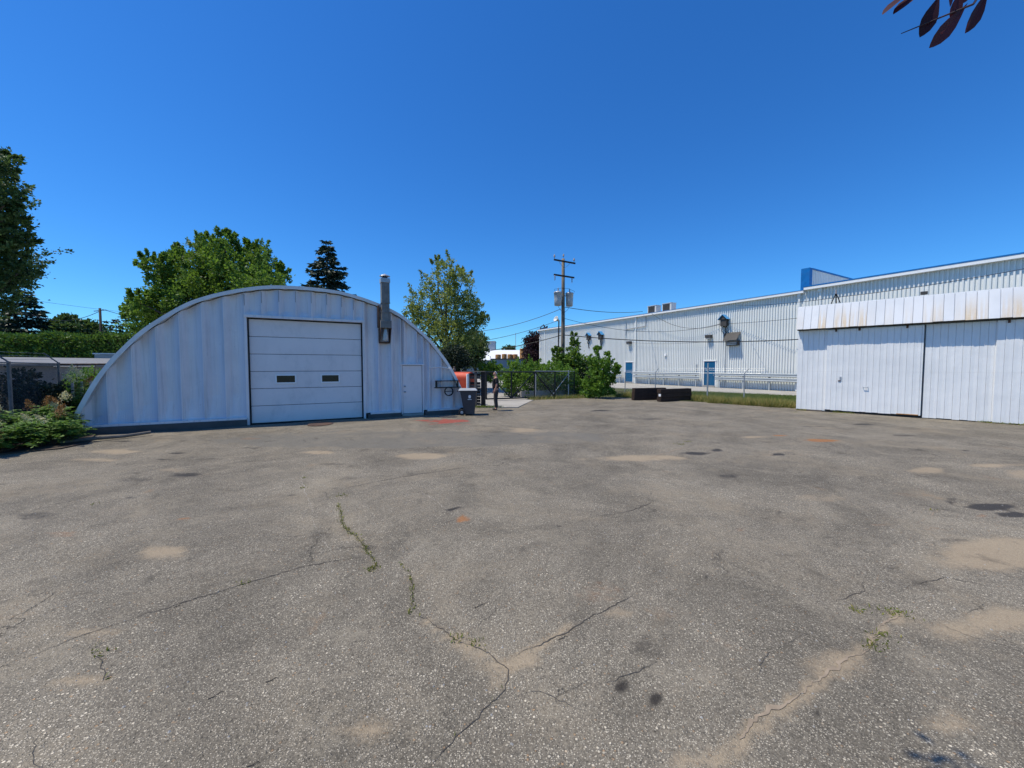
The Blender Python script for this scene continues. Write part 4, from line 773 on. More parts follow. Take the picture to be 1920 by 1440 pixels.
m.build('eye', 'shoe', man); MB().box(-.025, .025, .108, .118, 1.556, 1.563).build('mouth', 'tank_red', man)

# ------------------------------------------------------------------ stacked railway ties
def tie(loc, rz, L, label):
    m = MB(); m.bevbox(0, L, 0, .3, 0, .235, .018)
    for i, v in enumerate(m.v): m.v[i] = (v[0]+random.uniform(-.008, .008), v[1]+random.uniform(-.006, .006), v[2]+random.uniform(-.004, .004))
    o = m.build('railway_tie', 'tie_wood', loc=loc, rz=rz); tag(o, label, 'railway tie', 'stacked dark railway ties'); return o
TR = math.atan2(.43, .9)
for k, nm in enumerate(('bottom', 'middle', 'top')):
    o = tie((7.28+.02*k, 22.85, -.01+k*.238), R(14)+.012*k, 2.25-.04*k, nm+' dark railway tie of the stack near the leafy shrub')
    o = tie((8.46+.03*(k % 2), 21.8, -.01+k*.238), TR-.015*k, 2.45-.03*k, nm+' dark railway tie of the stack with a white end tag')
    if k == 1: t_ = MB().box(-.006, -.0, .04, .2, .06, .2).build('end_tag', 'white_plastic', o)
    if k == 1: MB().box(2.2, 2.3, -.004, .0, .1, .2)

# ------------------------------------------------------------------ utility poles and wires
PO = (4.08, 31.0)
up = thing('utility_pole', 'tall wooden utility pole with two crossarms and a pair of transformers', 'utility pole', (*PO, 0), math.atan2(.52, .85))
MB().tube([(0, 0, -.1), (.02, 0, 4), (.0, 0, 8), (-.01, 0, 10.55)], [.17, .155, .135, .12], 14).build('pole', 'pole_wood', up, smooth=True)
for z, x0, x1 in ((10.3, -1.05, 1.1), (9.15, -1.05, 1.0)):
    ca = MB().bevbox(x0, x1, -.2, -.11, z-.06, z+.06, .01).build('crossarm', 'wood_dark', up)
for x, z in ((-1.0, 10.36), (.02, 10.6), (.98, 10.36)):
    MB().lathe([(.015, 0), (.015, .12), (.06, .13), (.08, .17), (.05, .19), (.075, .24), (.05, .26), (.06, .3), (.02, .34), (0, .35)], 12, (x, -.15 if abs(x) > .1 else 0, z)).build('insulator', 'porcelain', up, smooth=True)
for sx in (-1, 1): MB().tube([(sx*.6, -.15, 10.25), (0, -.12, 9.75)], .014, 6).build('arm_brace', 'galvanised', up)
for x in (-1.0, .72):
    MB().lathe([(.02, 0), (.05, -.06), (.03, -.1), (.05, -.16), (.03, -.2), (.04, -.3), (.015, -.42)], 10, (x, -.22, 9.1)).build('fuse_cutout', 'porcelain', up, smooth=True)
for x, top in ((-.62, 7.86), (.55, 7.9)):
    t_ = MB().lathe([(.24, -1.08), (.27, -1.05), (.29, -.6), (.31, -.12), (.335, -.1), (.335, -.05), (.3, .0), (.12, .06), (.0, .07)], 20, (x, -.12, top)).build('transformer', 'transformer_grey', up, smooth=True)
    MB().lathe([(.04, .0), (.055, .06), (.035, .1), (.05, .14), (.03, .2), (.012, .3), (0, .31)], 10, (x+.02, -.12, top+.05)).build('bushing', 'porcelain', t_, smooth=True)
    MB().box(min(x, 0), max(x, 0), -.08, -.02, top-.3, top-.24).build('mount_bracket', 'galvanised', t_)
    MB().tube([(x+(-.3 if x < 0 else .3), -.2, top-.15), (x+(-.42 if x < 0 else .48), -.2, top+.15), (x*.5, -.2, top+.32), (0, -.12, top+.3)], .012, 6).build('jumper_wire', 'wire_black', t_)
    MB().tube([(x, -.12, top-1.08), (x*.6, -.14, top-1.4), (.0, -.14, top-1.62)], .012, 6).build('jumper_wire', 'wire_black', t_)
lp = thing('lamp_post', 'dark vine wrapped lamp post with pale floodlight beside the tall utility pole', 'lamp post', (3.6, 30.2, 0), 0)
MB().tube([(0, 0, -.1), (.0, 0, 3.6)], [.13, .12], 10).build('post', 'wood_dark', lp); MB().tube([(.03, 0, 3.3), (.06, 0, 5.6)], .05, 8).build('upper_post', 'wood_dark', lp)
fl_ = MB().lathe([(.07, 0), (.1, .1), (.22, .3), (.23, .33), (.2, .31), (.0, .22)], 16).build('floodlight', 'ac_white', lp, smooth=True, loc=(.02, -.1, 5.55)); fl_.rotation_euler = (R(65), 0, R(-55))
lq = thing('distant_utility_pole', 'plain dark utility pole standing before the clipped hedge', 'utility pole', (-33.6, 31.6, 0), 0)
MB().tube([(0, 0, -.1), (0, 0, 6.75)], [.1, .08], 12).build('pole', 'wood_dark', lq, smooth=True); MB().tube([(-.5, 0, 6.5), (.5, 0, 6.6)], .03, 6).build('arm', 'wood_dark', lq); MB().tube([(0, 0, 5.2), (-1.4, -.4, 4.1)], .012, 5).build('guy_wire', 'wire_black', lq)
def wire(label, a, c, sag, r=.014, n=14, extra=None):
    a, c = Vector(a), Vector(c); pts = [a.lerp(c, t)-Vector((0, 0, sag*4*t*(1-t))) for t in np.linspace(0, 1, n)]
    if extra: pts = [Vector(p) for p in extra]
    o = MB().tube([p-a for p in pts], r, 6).build('overhead_wire', 'wire_black', loc=a); tag(o, label, 'wire', 'overhead wires'); return o
for lb, a, c, sag, r_ in [('upper black cable falling from the transformers toward the airy tree', (3.925, 31.0, 6.602), (-3.284, 34.0, 5.046), 0.3, 0.02), ('second black cable from the lamp post toward the airy tree', (3.626, 30.6, 5.623), (-3.647, 33.0, 4.049), 0.25, 0.018), ('thick black cable from the utility pole past the purple maple', (4.022, 31.0, 4.522), (-5.976, 36.0, 3.194), 0.35, 0.03), ('thick black cable crossing the warehouse wall from pole to shed', (4.108, 31.0, 4.522), (25.0, 27.0, 4.25), 0.55, 0.035), ('service cable from the transformers to the warehouse eave', (4.265, 31.0, 6.729), (14.839, 44.0, 8.232), 0.25, 0.025), ('slack wire from pole to the blue capped vent on the warehouse', (4.185, 31.0, 5.84), (19.562, 36.2, 5.988), 0.9, 0.016), ('long wire from the blue capped vent to the warehouse above the shed', (19.761, 36.2, 5.988), (22.373, 28.5, 5.725), 0.1, 0.016), ('drooping wire along the warehouse wall below the air conditioners', (15.295, 42.4, 7.774), (19.517, 36.3, 5.949), 0.9, 0.018), ('twisted wire running over the shed roof to the photo edge', (15.043, 17.6, 5.165), (20.121, 13.5, 5.854), 0.12, 0.012), ('wire from the shed bracket to the warehouse eave', (15.043, 17.6, 5.165), (19.642, 34.0, 7.373), 0.15, 0.012), ('lower wire of the pair below the shed eave line on the warehouse', (14.047, 45.8, 4.844), (19.014, 37.0, 4.4), 0.2, 0.01), ('faint upper wire in the sky left of the broad maple', (-41.203, 30.0, 7.721), (-44.335, 46.0, 8.264), 0.1, 0.012), ('wire from the plain utility pole toward the broad maple', (-33.398, 31.6, 6.648), (-36.388, 40.0, 6.516), 0.1, 0.02), ('drooping wire from the plain utility pole toward the large spruce', (-33.49, 31.6, 6.562), (-44.616, 36.0, 6.804), 0.7, 0.02), ('wire entering at the photo edge toward the large spruce', (-41.182, 30.0, 8.047), (-45.867, 37.0, 6.735), 0.1, 0.025)]: wire(lb, a, c, sag, r_)

# ------------------------------------------------------------------ far buildings
fw = thing('white_hall', 'far low white hall with broad sloping roof beyond the gate', 'building', (-1.3, 80, 0), 0)
MB().box(-9, 6.5, 0, 24, 0, 3.3).build('wall', 'old_white', fw); MB().prism([(-.4, 3.303), (12, 5.9), (24.4, 3.303)], 'x', -9.2, 6.7).build('roof', 'flat_white_roof', fw)
gb = thing('grey_annex', 'low blue grey wall building carrying rusty drums beyond the gate', 'building', (.7, 74, 0), 0)
MB().box(-4.8, 3.8, 0, 6, 0, 3.35).build('wall', 'far_grey', gb); MB().box(-4.95, 3.95, -.15, 6, 3.355, 3.5).build('parapet', 'dark_louver', gb)
for k, (x, r_, h_, lb) in enumerate(((-3.4, .55, .75, 'pale rusty drum lying at the end of the far grey annex'), (-2.2, .5, .85, 'brown rusty drum second along the far grey annex'), (-1.1, .5, .8, 'orange rusty drum third along the far grey annex'), (-.1, .5, .8, 'orange rusty drum in mid row on the far grey annex'), (1.75, .95, 1.9, 'largest rust stained tank standing on the far grey annex'))):
    o = MB().lathe([(r_*.96, 0), (r_, .05), (r_, h_*.5), (r_*1.04, h_*.52), (r_, h_*.55), (r_, h_), (r_*.9, h_+.06), (0, h_+.1)], 18).build('rusty_drum', 'rust_orange', smooth=False, loc=(.7+x, 75.2, 3.5)); tag(o, lb, 'drum', 'rusty drums on the far annex')
tb = thing('tall_grey_block', 'distant pale grey block rising behind the white hall', 'building', (-6.5, 105, 0), 0)
MB().box(-1.4, 1.9, 0, 6, 0, 8.7).build('wall', 'far_grey', tb); MB().box(-1.5, 2.0, -.1, 6.1, 8.703, 8.9).build('parapet', 'old_white', tb)
an = thing('antenna_mast', 'thin antenna mast with short crossbar above the white hall', 'antenna', (.9, 95, 0), 0); MB().tube([(0, 0, 0), (0, 0, 10.2)], .06, 6).build('mast', 'galvanised', an); MB().tube([(.6, 0, 7), (2.0, 0, 7)], .05, 6).build('crossbar', 'galvanised', an); MB().tube([(1.3, 0, 0), (1.3, 0, 7)], .05, 6).build('mast', 'galvanised', an)
# white sheds at the left edge behind the fence
ws_ = thing('plank_shed', 'low weathered white plank shed, painted shade grey, behind the chain link fence', 'shed', (-24.4, 17.8, 0), R(66))
m = MB(); m.box(-5, 6, 0, 3.2, 0, 2.0); m.build('core', 'plank_shaded', ws_)
for k in range(14): MB().bevbox(-5.05, 6.05, -.03, -.003, .05+k*.14, .05+k*.14+.132, .004).build('plank', 'plank_shaded', ws_)
MB().prism([(-.3, 2.01), (3.4, 2.01), (3.4, 2.5), (-.3, 2.12)], 'x', -5.3, 6.3).build('roof', 'roof_grey', ws_)
wc = thing('flat_roofed_shed', 'low shed with bright white flat roof just before the hedge', 'shed', (-29.0, 26.6, 0), R(10))
MB().box(-2.6, 2.6, 0, 3, 0, 1.75).build('wall', 'pale_wall' if 'pale_wall' in MATS else 'old_white', wc); MB().prism([(-.3, 1.753), (3.2, 1.753), (3.2, 2.25), (-.3, 1.9)], 'x', -2.9, 2.9).build('roof', 'flat_white_roof', wc)
hs_ = thing('siding_hut', 'small grey clapboard hut with flat top between hedge and quonset arch', 'hut', (-26.0, 25.2, 0), R(30))
MB().box(-.9, 1.6, .03, 2.2, 0, 2.75).build('core', 'old_white', hs_)
for k in range(17): MB().bevbox(-.93, 1.63, -.0, .027, .05+k*.16, .05+k*.16+.15, .004).build('clapboard', 'old_white', hs_)
MB().box(-1.0, 1.7, -.05, 2.3, 2.78, 2.86).build('roof', 'flat_white_roof', hs_)
# left chain link fence, posts with angled arms
lf = thing('side_fence', 'tall grey chain link fence with slanting arms beside the flowering shrubs', 'fence', (-13.6, 9.3, 0), math.atan2(.83, -.56))
for k, x in enumerate((0, 2.75, 6.35)):
    m = MB().tube([(x, 0, -.05), (x, 0, 2.15-.0*k)], .042, 10); m.tube([(x, 0, 2.13), (x+.05, .38, 2.5)], .022, 8); m.build('post', 'galvanised_shaded', lf)
MB().tube([(0, 0, 2.12), (6.35, 0, 2.1)], .022, 8).build('top_rail', 'galvanised_shaded', lf); chain(MB(), 0, 6.35, .1, 2.1, .085, .0018).build('wire_mesh', 'galvanised_shaded', lf, fix=False)
for d_, z in ((.12, 2.25), (.25, 2.37), (.37, 2.48)): MB().tube([(0, d_, z), (3, d_, z-.03), (6.35, d_, z)], .005, 5).build('barbed_wire', 'galvanised', lf)
p2 = (-13.6-.56*6.35, 9.3+.83*6.35)
cf = thing('rod_fence', 'short fence of leaning thin rods under a bar meeting the hut', 'fence', (p2[0], p2[1], 0), QROT)
MB().tube([(0, 0, 2.08), (2.75, 0, 2.1)], .03, 8).build('top_bar', 'rusty', cf); MB().tube([(2.72, 0, 2.08), (3.0, -.05, 2.6)], .022, 6).build('arm', 'rusty', cf)
for k in range(5): MB().tube([(.5+k*.5, 0, 2.06), (.35+k*.42, .02, .2)], .009, 5).build('rod', 'rusty', cf)
for k in range(10): MB().bevbox(.1+k*.26, .18+k*.26, .5, .52, 0, 1.35+.05*(k % 3), .004).build('picket', 'old_white', cf)
lg = MB().tube([(0, 0, 0), (.4, .45, .02), (.75, .9, .0), (1.05, 1.35, .03)], [.04, .05, .045, .04], 8).build('fallen_log', 'wood_grey', loc=(-11.55, 9.75, .06)); tag(lg, 'thin fallen log edging the flowering shrubs near the hut', 'log')

# ------------------------------------------------------------------ trees and plants
def trunk_mesh(base_r, h, limbs, lean=(0, 0)):
    m = MB(); top = Vector((lean[0], lean[1], h))
    m.tube([(0, 0, -.15), (lean[0]*.3, lean[1]*.3, h*.35), (lean[0]*.7, lean[1]*.7, h*.7), top], [base_r*1.25, base_r, base_r*.8, base_r*.6], 10)
    for L in limbs:
        L = Vector(L); z0 = min(h, max(h*.45, L.z*.5)); t = z0/h; st = Vector((lean[0]*t, lean[1]*t, z0)); mid = st.lerp(L, .55)+Vector((random.uniform(-.3, .3), random.uniform(-.3, .3), .25))
        m.tube([st, mid, L], [base_r*.45, base_r*.28, base_r*.08], 6)
    return m
def crown_quads(lobes, nleaf, leaf, sig=.22, fill=.35, up=.25, clump=26, vstretch=1.0, aspect=.62, flat=.75):
    """leaf blades in many small clumps over and inside a set of rounded lobes"""
    vol = np.array([l[3]**2 for l in lobes]); vol = vol/vol.sum(); P = []; A = []
    for (x, y, z, r), f in zip(lobes, vol):
        nc = max(4, int(nleaf*f/clump)); d = unit(rng.normal(size=(nc, 3))); rr = r*np.where(rng.random(nc) < fill, rng.uniform(.25, .8, nc), rng.uniform(.78, 1.08, nc))
        cc = np.array([x, y, z])+d*rr[:, None]*np.array([1, 1, vstretch])
        k = clump; sg = sig*r*rng.uniform(.5, 1.25, (nc, 1, 1))
        p = cc[:, None, :]+rng.normal(size=(nc, k, 3))*sg*np.array([1, 1, flat])
        ax = d[:, None, :]*.7+rng.normal(size=(nc, k, 3))*.8; ax[..., 2] += up
        P.append(p.reshape(-1, 3)); A.append(ax.reshape(-1, 3))
    P = np.concatenate(P); A = np.concatenate(A); L = leaf*rng.uniform(.55, 1.4, len(P)); ncl = len(P)//clump
    return blades(P, A, L, L*aspect), np.clip(np.repeat(rng.random(ncl), clump)*.65+rng.random(len(P))*.35, 0, 1)
def tree(name, label, cat, base, lobes, nleaf, leaf, mat, tr=.25, th=3.0, group=None, barkm='bark', shoots=0, lift=.7, **kw):
    t = thing(name, label, cat, (base[0], base[1], 0), 0, group)
    lo = [(x-base[0], y-base[1], z, r) for x, y, z, r in lobes]
    trunk_mesh(tr, th, [(x, y, z) for x, y, z, r in lo]).build('trunk', barkm, t, smooth=True)
    q, tint = crown_quads(lo, nleaf, leaf, **kw)
    if shoots:
        ext = []
        for _ in range(shoots):
            x, y, z, r = random.choice(lo); d = unit(rng.normal(size=3)); d[2] = abs(d[2])*.8+.25; d = unit(d); s0 = np.array([x, y, z])+d*r*.85; n = 70; tt = rng.random(n)**.8; ln = r*random.uniform(.45, .95)
            dd = unit(d+np.array([0, 0, lift])); p = s0+dd*ln*tt[:, None]+rng.normal(size=(n, 3))*.11*r*(1.15-tt[:, None]); ext.append(blades(p, dd+rng.normal(size=(n, 3))*.7, leaf*rng.uniform(.7, 1.2, n), leaf*.6))
        q = np.concatenate([q]+ext); tint = np.concatenate([tint, np.repeat(rng.random(shoots), 70)*.6+rng.random(70*shoots)*.4])
    o = quads('crown', q, mat, t, tint); return t
tree('maple_tree', 'broad bushy green maple rising behind the quonset arch', 'tree', (-21.6, 28.5), [(-26.101, 28.08, 5.747, 1.402), (-24.426, 28.221, 7.19, 1.566), (-24.351, 26.81, 8.568, 0.818), (-24.874, 29.758, 9.129, 1.486), (-21.916, 28.602, 9.78, 1.428), (-19.889, 27.912, 8.686, 1.548), (-19.05, 29.12, 9.763, 1.131), (-17.826, 28.884, 8.411, 1.042), (-21.631, 29.694, 7.178, 2.059), (-22.676, 27.945, 6.492, 1.938), (-16.794, 26.016, 6.961, 1.443), (-27.325, 28.928, 4.989, 1.204), (-26.428, 27.905, 9.439, 0.426), (-16.732, 28.536, 8.99, 0.356), (-25.08, 26.129, 6.271, 0.616), (-20.375, 27.885, 10.712, 0.657), (-22.996, 29.276, 10.989, 0.65), (-25.408, 29.723, 10.325, 0.66), (-19.726, 29.455, 10.727, 0.572)], 46000, .19, 'maple_leaf', .4, 5, shoots=170, sig=.13, lift=1.0)
tree('maple_tree', 'dark towering maple cut off by the photo edge above the side fence', 'tree', (-20.6, 12.9), [(-16.083, 12.431, 8.302, 0.379), (-17.331, 13.34, 8.18, 0.518), (-15.499, 11.975, 6.912, 0.399), (-16.189, 12.374, 6.414, 0.618), (-16.251, 12.581, 5.981, 0.489), (-17.717, 13.591, 5.477, 0.716), (-17.515, 12.496, 6.875, 1.3), (-18.495, 12.988, 5.322, 1.621), (-16.483, 12.001, 8.116, 0.832), (-18.211, 12.144, 6.25, 1.853), (-19.93, 13.198, 4.661, 1.281), (-16.556, 12.906, 5.65, 0.43), (-16.819, 13.241, 6.723, 0.22), (-16.094, 12.683, 5.038, 0.352), (-16.664, 12.778, 4.576, 0.425), (-16.516, 12.201, 4.161, 0.575), (-15.591, 12.247, 6.909, 0.136)], 40000, .105, 'maple_dark', .3, 4.2, shoots=130, sig=.12, flat=.4, lift=-.1)
tree('elm_tree', 'airy light green tree with open crown right of the hut flue', 'tree', (-5.1, 30), [(-4.559, 28.927, 8.93, 0.963), (-5.475, 30.218, 8.091, 1.257), (-4.004, 29.734, 7.387, 1.32), (-6.971, 31.078, 6.656, 1.379), (-4.591, 30.298, 5.753, 1.849), (-2.98, 30.059, 6.093, 1.001), (-6.963, 31.139, 4.533, 1.641), (-4.801, 29.443, 3.707, 1.797), (-3.414, 30.906, 4.345, 1.286), (-7.595, 29.798, 5.65, 0.579), (-5.755, 30.458, 9.791, 0.507), (-3.852, 31.219, 9.14, 0.606), (-2.334, 30.798, 5.688, 0.427)], 19000, .16, 'elm_leaf', .2, 4.5, shoots=80, sig=.12, fill=.3)
tree('small_tree', 'small pale green tree between the airy tree and the white hall', 'tree', (-3.2, 34), [(-3.316, 34.295, 4.224, 0.856), (-3.782, 33.353, 3.336, 0.925), (-2.776, 33.467, 3.618, 0.65), (-3.5, 34.168, 2.709, 0.853), (-4.193, 33.725, 4.187, 0.655)], 9000, .2, 'pale_leaf', .12, 2.6)
tree('purple_maple', 'dark purple leaved maple at the far corner of the warehouse', 'tree', (4.6, 67), [(4.672, 67.584, 4.987, 2.062), (3.401, 64.788, 6.202, 1.168), (5.341, 64.454, 6.535, 1.609), (3.39, 64.449, 3.337, 1.43), (6.489, 67.017, 4.5, 2.231), (4.855, 67.432, 2.839, 1.871), (3.007, 67.966, 4.91, 0.943)], 22000, .3, 'purple_leaf', .3, 3)
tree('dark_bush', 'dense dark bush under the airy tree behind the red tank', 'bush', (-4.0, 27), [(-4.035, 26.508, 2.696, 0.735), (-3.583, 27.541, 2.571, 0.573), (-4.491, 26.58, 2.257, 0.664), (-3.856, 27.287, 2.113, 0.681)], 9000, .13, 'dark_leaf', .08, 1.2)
def bush(label, base, lobes, n, leaf, mat, name='bush', **kw): return tree(name, label, 'bush', base, lobes, n, leaf, mat, .05, .8, None, **kw)
VG = 'green bushes behind the gate'
bush('bright vine mound directly behind the gate braces', (-.2, 26), [(-0.353, 25.408, 1.19, 0.634), (0.178, 25.678, 1.609, 0.677), (0.88, 25.366, 0.945, 0.844), (1.437, 25.908, 1.605, 0.683), (0.0, 25.567, 0.581, 0.638)], 8000, .13, 'vine_leaf', shoots=16, sig=.16)
bush('bright vine mound climbing over the fence end beside the gate', (2.3, 26), [(2.269, 25.175, 1.547, 0.698), (2.872, 25.866, 0.924, 0.861), (1.883, 26.072, 0.662, 0.796), (3.539, 25.515, 1.328, 0.708), (4.16, 26.045, 0.663, 0.722), (3.01, 25.529, 1.399, 0.637)], 9500, .13, 'vine_leaf', shoots=16, sig=.16)
bush('tall leafy bush wrapped around the foot of the utility poles', (3.8, 29), [(4.341, 28.519, 2.749, 0.633), (3.718, 29.184, 2.283, 0.607), (5.03, 28.371, 2.196, 0.669), (4.835, 29.648, 3.596, 0.37), (3.391, 28.507, 2.985, 0.316), (5.459, 28.938, 1.318, 0.883), (4.491, 29.434, 1.307, 0.898), (4.667, 29.653, 4.331, 0.206)], 10000, .15, 'maple_leaf', shoots=30, sig=.15)
bush('young bright green maple shrub at the end of the fence', (5.7, 25), [(5.692, 24.446, 1.831, 0.644), (5.507, 24.489, 1.015, 0.781), (6.485, 25.139, 1.478, 0.453), (5.261, 24.841, 2.447, 0.345), (6.022, 24.581, 2.578, 0.239), (4.997, 24.635, 0.53, 0.581), (6.143, 24.843, 0.587, 0.517), (6.758, 24.628, 1.83, 0.205), (5.534, 25.01, 3.002, 0.173)], 5500, .15, 'vine_leaf', shoots=44, sig=.14)
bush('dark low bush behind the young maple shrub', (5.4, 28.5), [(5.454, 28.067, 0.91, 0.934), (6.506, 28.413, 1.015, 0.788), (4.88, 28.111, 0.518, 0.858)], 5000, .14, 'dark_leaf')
bush('yellowish green low shrub at the far side of the gate road', (-2.3, 33), [(-2.515, 32.994, 1.772, 0.458), (-1.741, 33.057, 1.863, 0.55), (-1.154, 33.31, 1.677, 0.462), (-2.048, 32.821, 1.318, 0.637)], 4000, .14, 'vine_leaf')
bush('tall yellowish shrub between side fence and hut arch', (-17.2, 16.2), [(-17.554, 15.909, 1.382, 0.485), (-18.058, 16.042, 0.931, 0.534), (-17.924, 16.362, 0.796, 0.408), (-17.882, 15.677, 0.628, 0.435)], 6000, .11, 'spirea_leaf')
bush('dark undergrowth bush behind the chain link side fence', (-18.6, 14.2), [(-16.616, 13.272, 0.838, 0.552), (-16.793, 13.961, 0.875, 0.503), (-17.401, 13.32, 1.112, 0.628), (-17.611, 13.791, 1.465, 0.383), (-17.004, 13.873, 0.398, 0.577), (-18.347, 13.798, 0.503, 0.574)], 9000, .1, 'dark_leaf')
# conifers
def spruce(label, base, h, rad, n_whorl, mat='spruce_needle', group=None, dens=1.0, bare=.12, rq=.22):
    t = thing('spruce_tree', label, 'tree', (base[0], base[1], 0), random.uniform(0, 6), group); MB().tube([(0, 0, -.1), (0, 0, h*.5), (0, 0, h)], [h*.018, h*.011, .02], 8).build('trunk', 'bark', t, smooth=True)
    P = []; A = []; Ls = []
    for wi in range(n_whorl):
        f = (wi+random.random()*.6)/n_whorl; z = h*(bare+(1-bare)*f); rl = rad*(1-f)**.85*random.uniform(.8, 1.12)+.12
        for k in range(random.randint(6, 9)):
            a = random.uniform(0, 6.283); L = rl*random.uniform(.7, 1.12); n = max(6, int(16*dens*L)); tt = rng.random(n)**.7
            d = np.array([math.cos(a), math.sin(a), 0]); droop = -.28*L*tt+.2*L*tt**2.5
            p = d*(tt*L)[:, None]+np.array([0, 0, z]); p[:, 2] += droop; lat = np.cross(d, [0, 0, 1]); p += lat*(rng.normal(size=n)*(.06+.16*L*(1-tt)*tt*2))[:, None]
            ax = d*.8+lat*rng.normal(size=n)[:, None]*.6+rng.normal(size=(n, 3))*.25; ax[:, 2] -= .35; P.append(p); A.append(ax); Ls.append(rq*rng.uniform(.6, 1.3, n))
    P = np.concatenate(P); A = np.concatenate(A); Ls = np.concatenate(Ls); quads('crown', blades(P, A, Ls, Ls*.42, .25), mat, t); return t
spruce('dark pointed spruce standing alone right of the broad maple', (-19.0, 40), 14.9, 5.0, 40, rq=.42, dens=1.7)
spruce('large spruce behind the clipped hedge near the towering maple', (-47.7, 38), 9.6, 3.6, 30, rq=.42, dens=1.4)
SG = 'spruce row behind the hedge'
for k, (px, Y, top, lb) in enumerate([(205, 50, 8.0, 'pointed spruce immediately right of the plain utility pole'), (222, 50, 8.2, 'second spruce right of the plain utility pole'), (240, 51, 8.6, 'tallest spruce in the row right of the plain utility pole'), (266, 50, 7.6, 'last spruce of the row, touching the broad maple'), (185, 52, 8.0, 'spruce just left of the plain utility pole in the row'), (167, 52, 7.6, 'farthest spruce from the maple at the end of the row')]): spruce(lb, ((px-960)/721*Y, Y), top, top*.2, 22, group=SG, rq=.36, dens=1.2)
tree('round_tree', 'rounded dark tree above the hedge right of the large spruce', 'tree', (-43.5, 40), [(-46.471, 39.882, 6.12, 0.774), (-45.48, 39.848, 6.445, 0.774), (-44.819, 38.9, 5.485, 0.863), (-48.222, 40.642, 5.753, 0.676), (-47.426, 40.416, 5.177, 0.897)], 7000, .26, 'maple_dark', .2, 3)
tree('round_tree', 'low spreading dark tree above the hedge left of the utility pole', 'tree', (-42, 42), [(-47.738, 42.718, 5.945, 0.829), (-45.597, 41.582, 6.068, 0.75), (-44.647, 41.377, 5.707, 0.803), (-47.241, 42.774, 5.362, 0.949), (-43.959, 41.076, 5.003, 0.798)], 7000, .26, 'maple_dark', .2, 3)
tree('round_tree', 'pale green tree at the photo edge above the hedge', 'tree', (-50, 39), [(-49.858, 37.98, 5.924, 0.843), (-52.937, 39.638, 5.66, 1.209), (-52.064, 40.133, 5.43, 0.891), (-51.156, 38.797, 4.943, 0.969)], 6000, .24, 'pale_leaf', .2, 3)
tree('round_tree', 'small distant tree peeking above the white hall', 'tree', (-1.2, 110), [(-0.759, 109.779, 7.004, 0.914), (0.305, 110.324, 6.876, 0.765), (-1.817, 109.505, 6.689, 0.759)], 1500, .4, 'maple_dark', .2, 5)
# clipped hedge
hg = thing('hedge', 'long tall clipped evergreen hedge behind the white sheds', 'hedge', (-43, 31.5, 0), R(2))
MB().bevbox(-13, 12.2, -.9, .9, -.1, 4.15, .35).build('core', 'soil', hg)
n = 42000; x = rng.uniform(-13.2, 12.5, n); face = rng.random(n); y = np.where(face < .68, -1.05, rng.uniform(-1.05, 1.0, n)); z = np.where(face < .68, rng.uniform(0, 4.35, n), 4.35)
z = z+rng.normal(0, .09, n)+.12*np.sin(x*1.3)+.08*np.sin(x*3.1+1); y = y+rng.normal(0, .1, n)+.1*np.sin(x*2.1+z); ax = rng.normal(size=(n, 3))*.6; ax[:, 2] += .7; ax[:, 1] -= .5
quads('foliage', blades(np.stack([x, y, z], 1), ax, rng.uniform(.15, .32, n), rng.uniform(.07, .14, n)), 'hedge_leaf', hg)
# flowering shrubs
def spirea(label, base, h, rad, nst, plumes):
    t = thing('flowering_shrub', label, 'shrub', (base[0], base[1], .02), 0, 'flowering shrubs at the edge of the yard'); Q_ = []; st = MB()
    for _ in range(nst):
        a = random.uniform(0, 6.283); rr = rad*math.sqrt(random.random()); tip = np.array([rr*math.cos(a), rr*math.sin(a), h*random.uniform(.55, 1.0)*(1-.35*(rr/rad)**2)]); st.tube([(tip[0]*.35, tip[1]*.35, 0), (tip[0]*.75, tip[1]*.75, tip[2]*.6), tuple(tip)], [.009, .007, .003], 4)
        for q in range(random.randint(5, 8)):
            f = random.uniform(.45, 1.0); o_ = tip*np.array([.75+.25*f, .75+.25*f, f]); d = unit(np.array([random.gauss(0, 1), random.gauss(0, 1), random.uniform(-.1, .5)])); ln = random.uniform(.14, .26); lat = unit(np.cross(d, [0, 0, 1])+1e-6); n_ = 8
            tt = np.repeat(np.linspace(.15, 1, n_), 2); sg = np.tile([1, -1], n_); p = o_+d*(ln*tt)[:, None]; p[:, 2] -= .07*tt**2; ax = lat*sg[:, None]+d*.45+rng.normal(size=(2*n_, 3))*.12; ax[:, 2] -= .15
            Ll = .1*(1.1-.5*np.abs(tt-.45))*rng.uniform(.85, 1.15, 2*n_); ax = unit(ax); side = unit(np.cross(ax, np.array([0, 0, 1])+rng.normal(size=(2*n_, 3))*.35)); mid = p+ax*(Ll*.45)[:, None]
            Q_.append(np.stack([p, mid+side*.018, p+ax*Ll[:, None], mid-side*.018], 1))
    st.build('stems', 'bark', t); quads('foliage', np.concatenate(Q_), 'spirea_leaf', t)
    for (dx, dy, z, kind, s) in plumes:
        n_ = 420; tt = rng.random(n_); d = unit(np.array([random.uniform(-.6, .6), random.uniform(-.7, .1), .6])); lat = rng.normal(size=(n_, 3)); s *= 1.25; z += .14; p = d*(tt*.24*s)[:, None]+lat*(.05*s*(1.05-tt))[:, None]
        o = quads('flower_plume', blades(p, rng.normal(size=(n_, 3))+d, rng.uniform(.012, .028, n_)*s, rng.uniform(.01, .018, n_)*s), kind, t, loc=(dx, dy, z)); o['kind'] = 'stuff'
W_, B_ = 'plume_white', 'plume_brown'
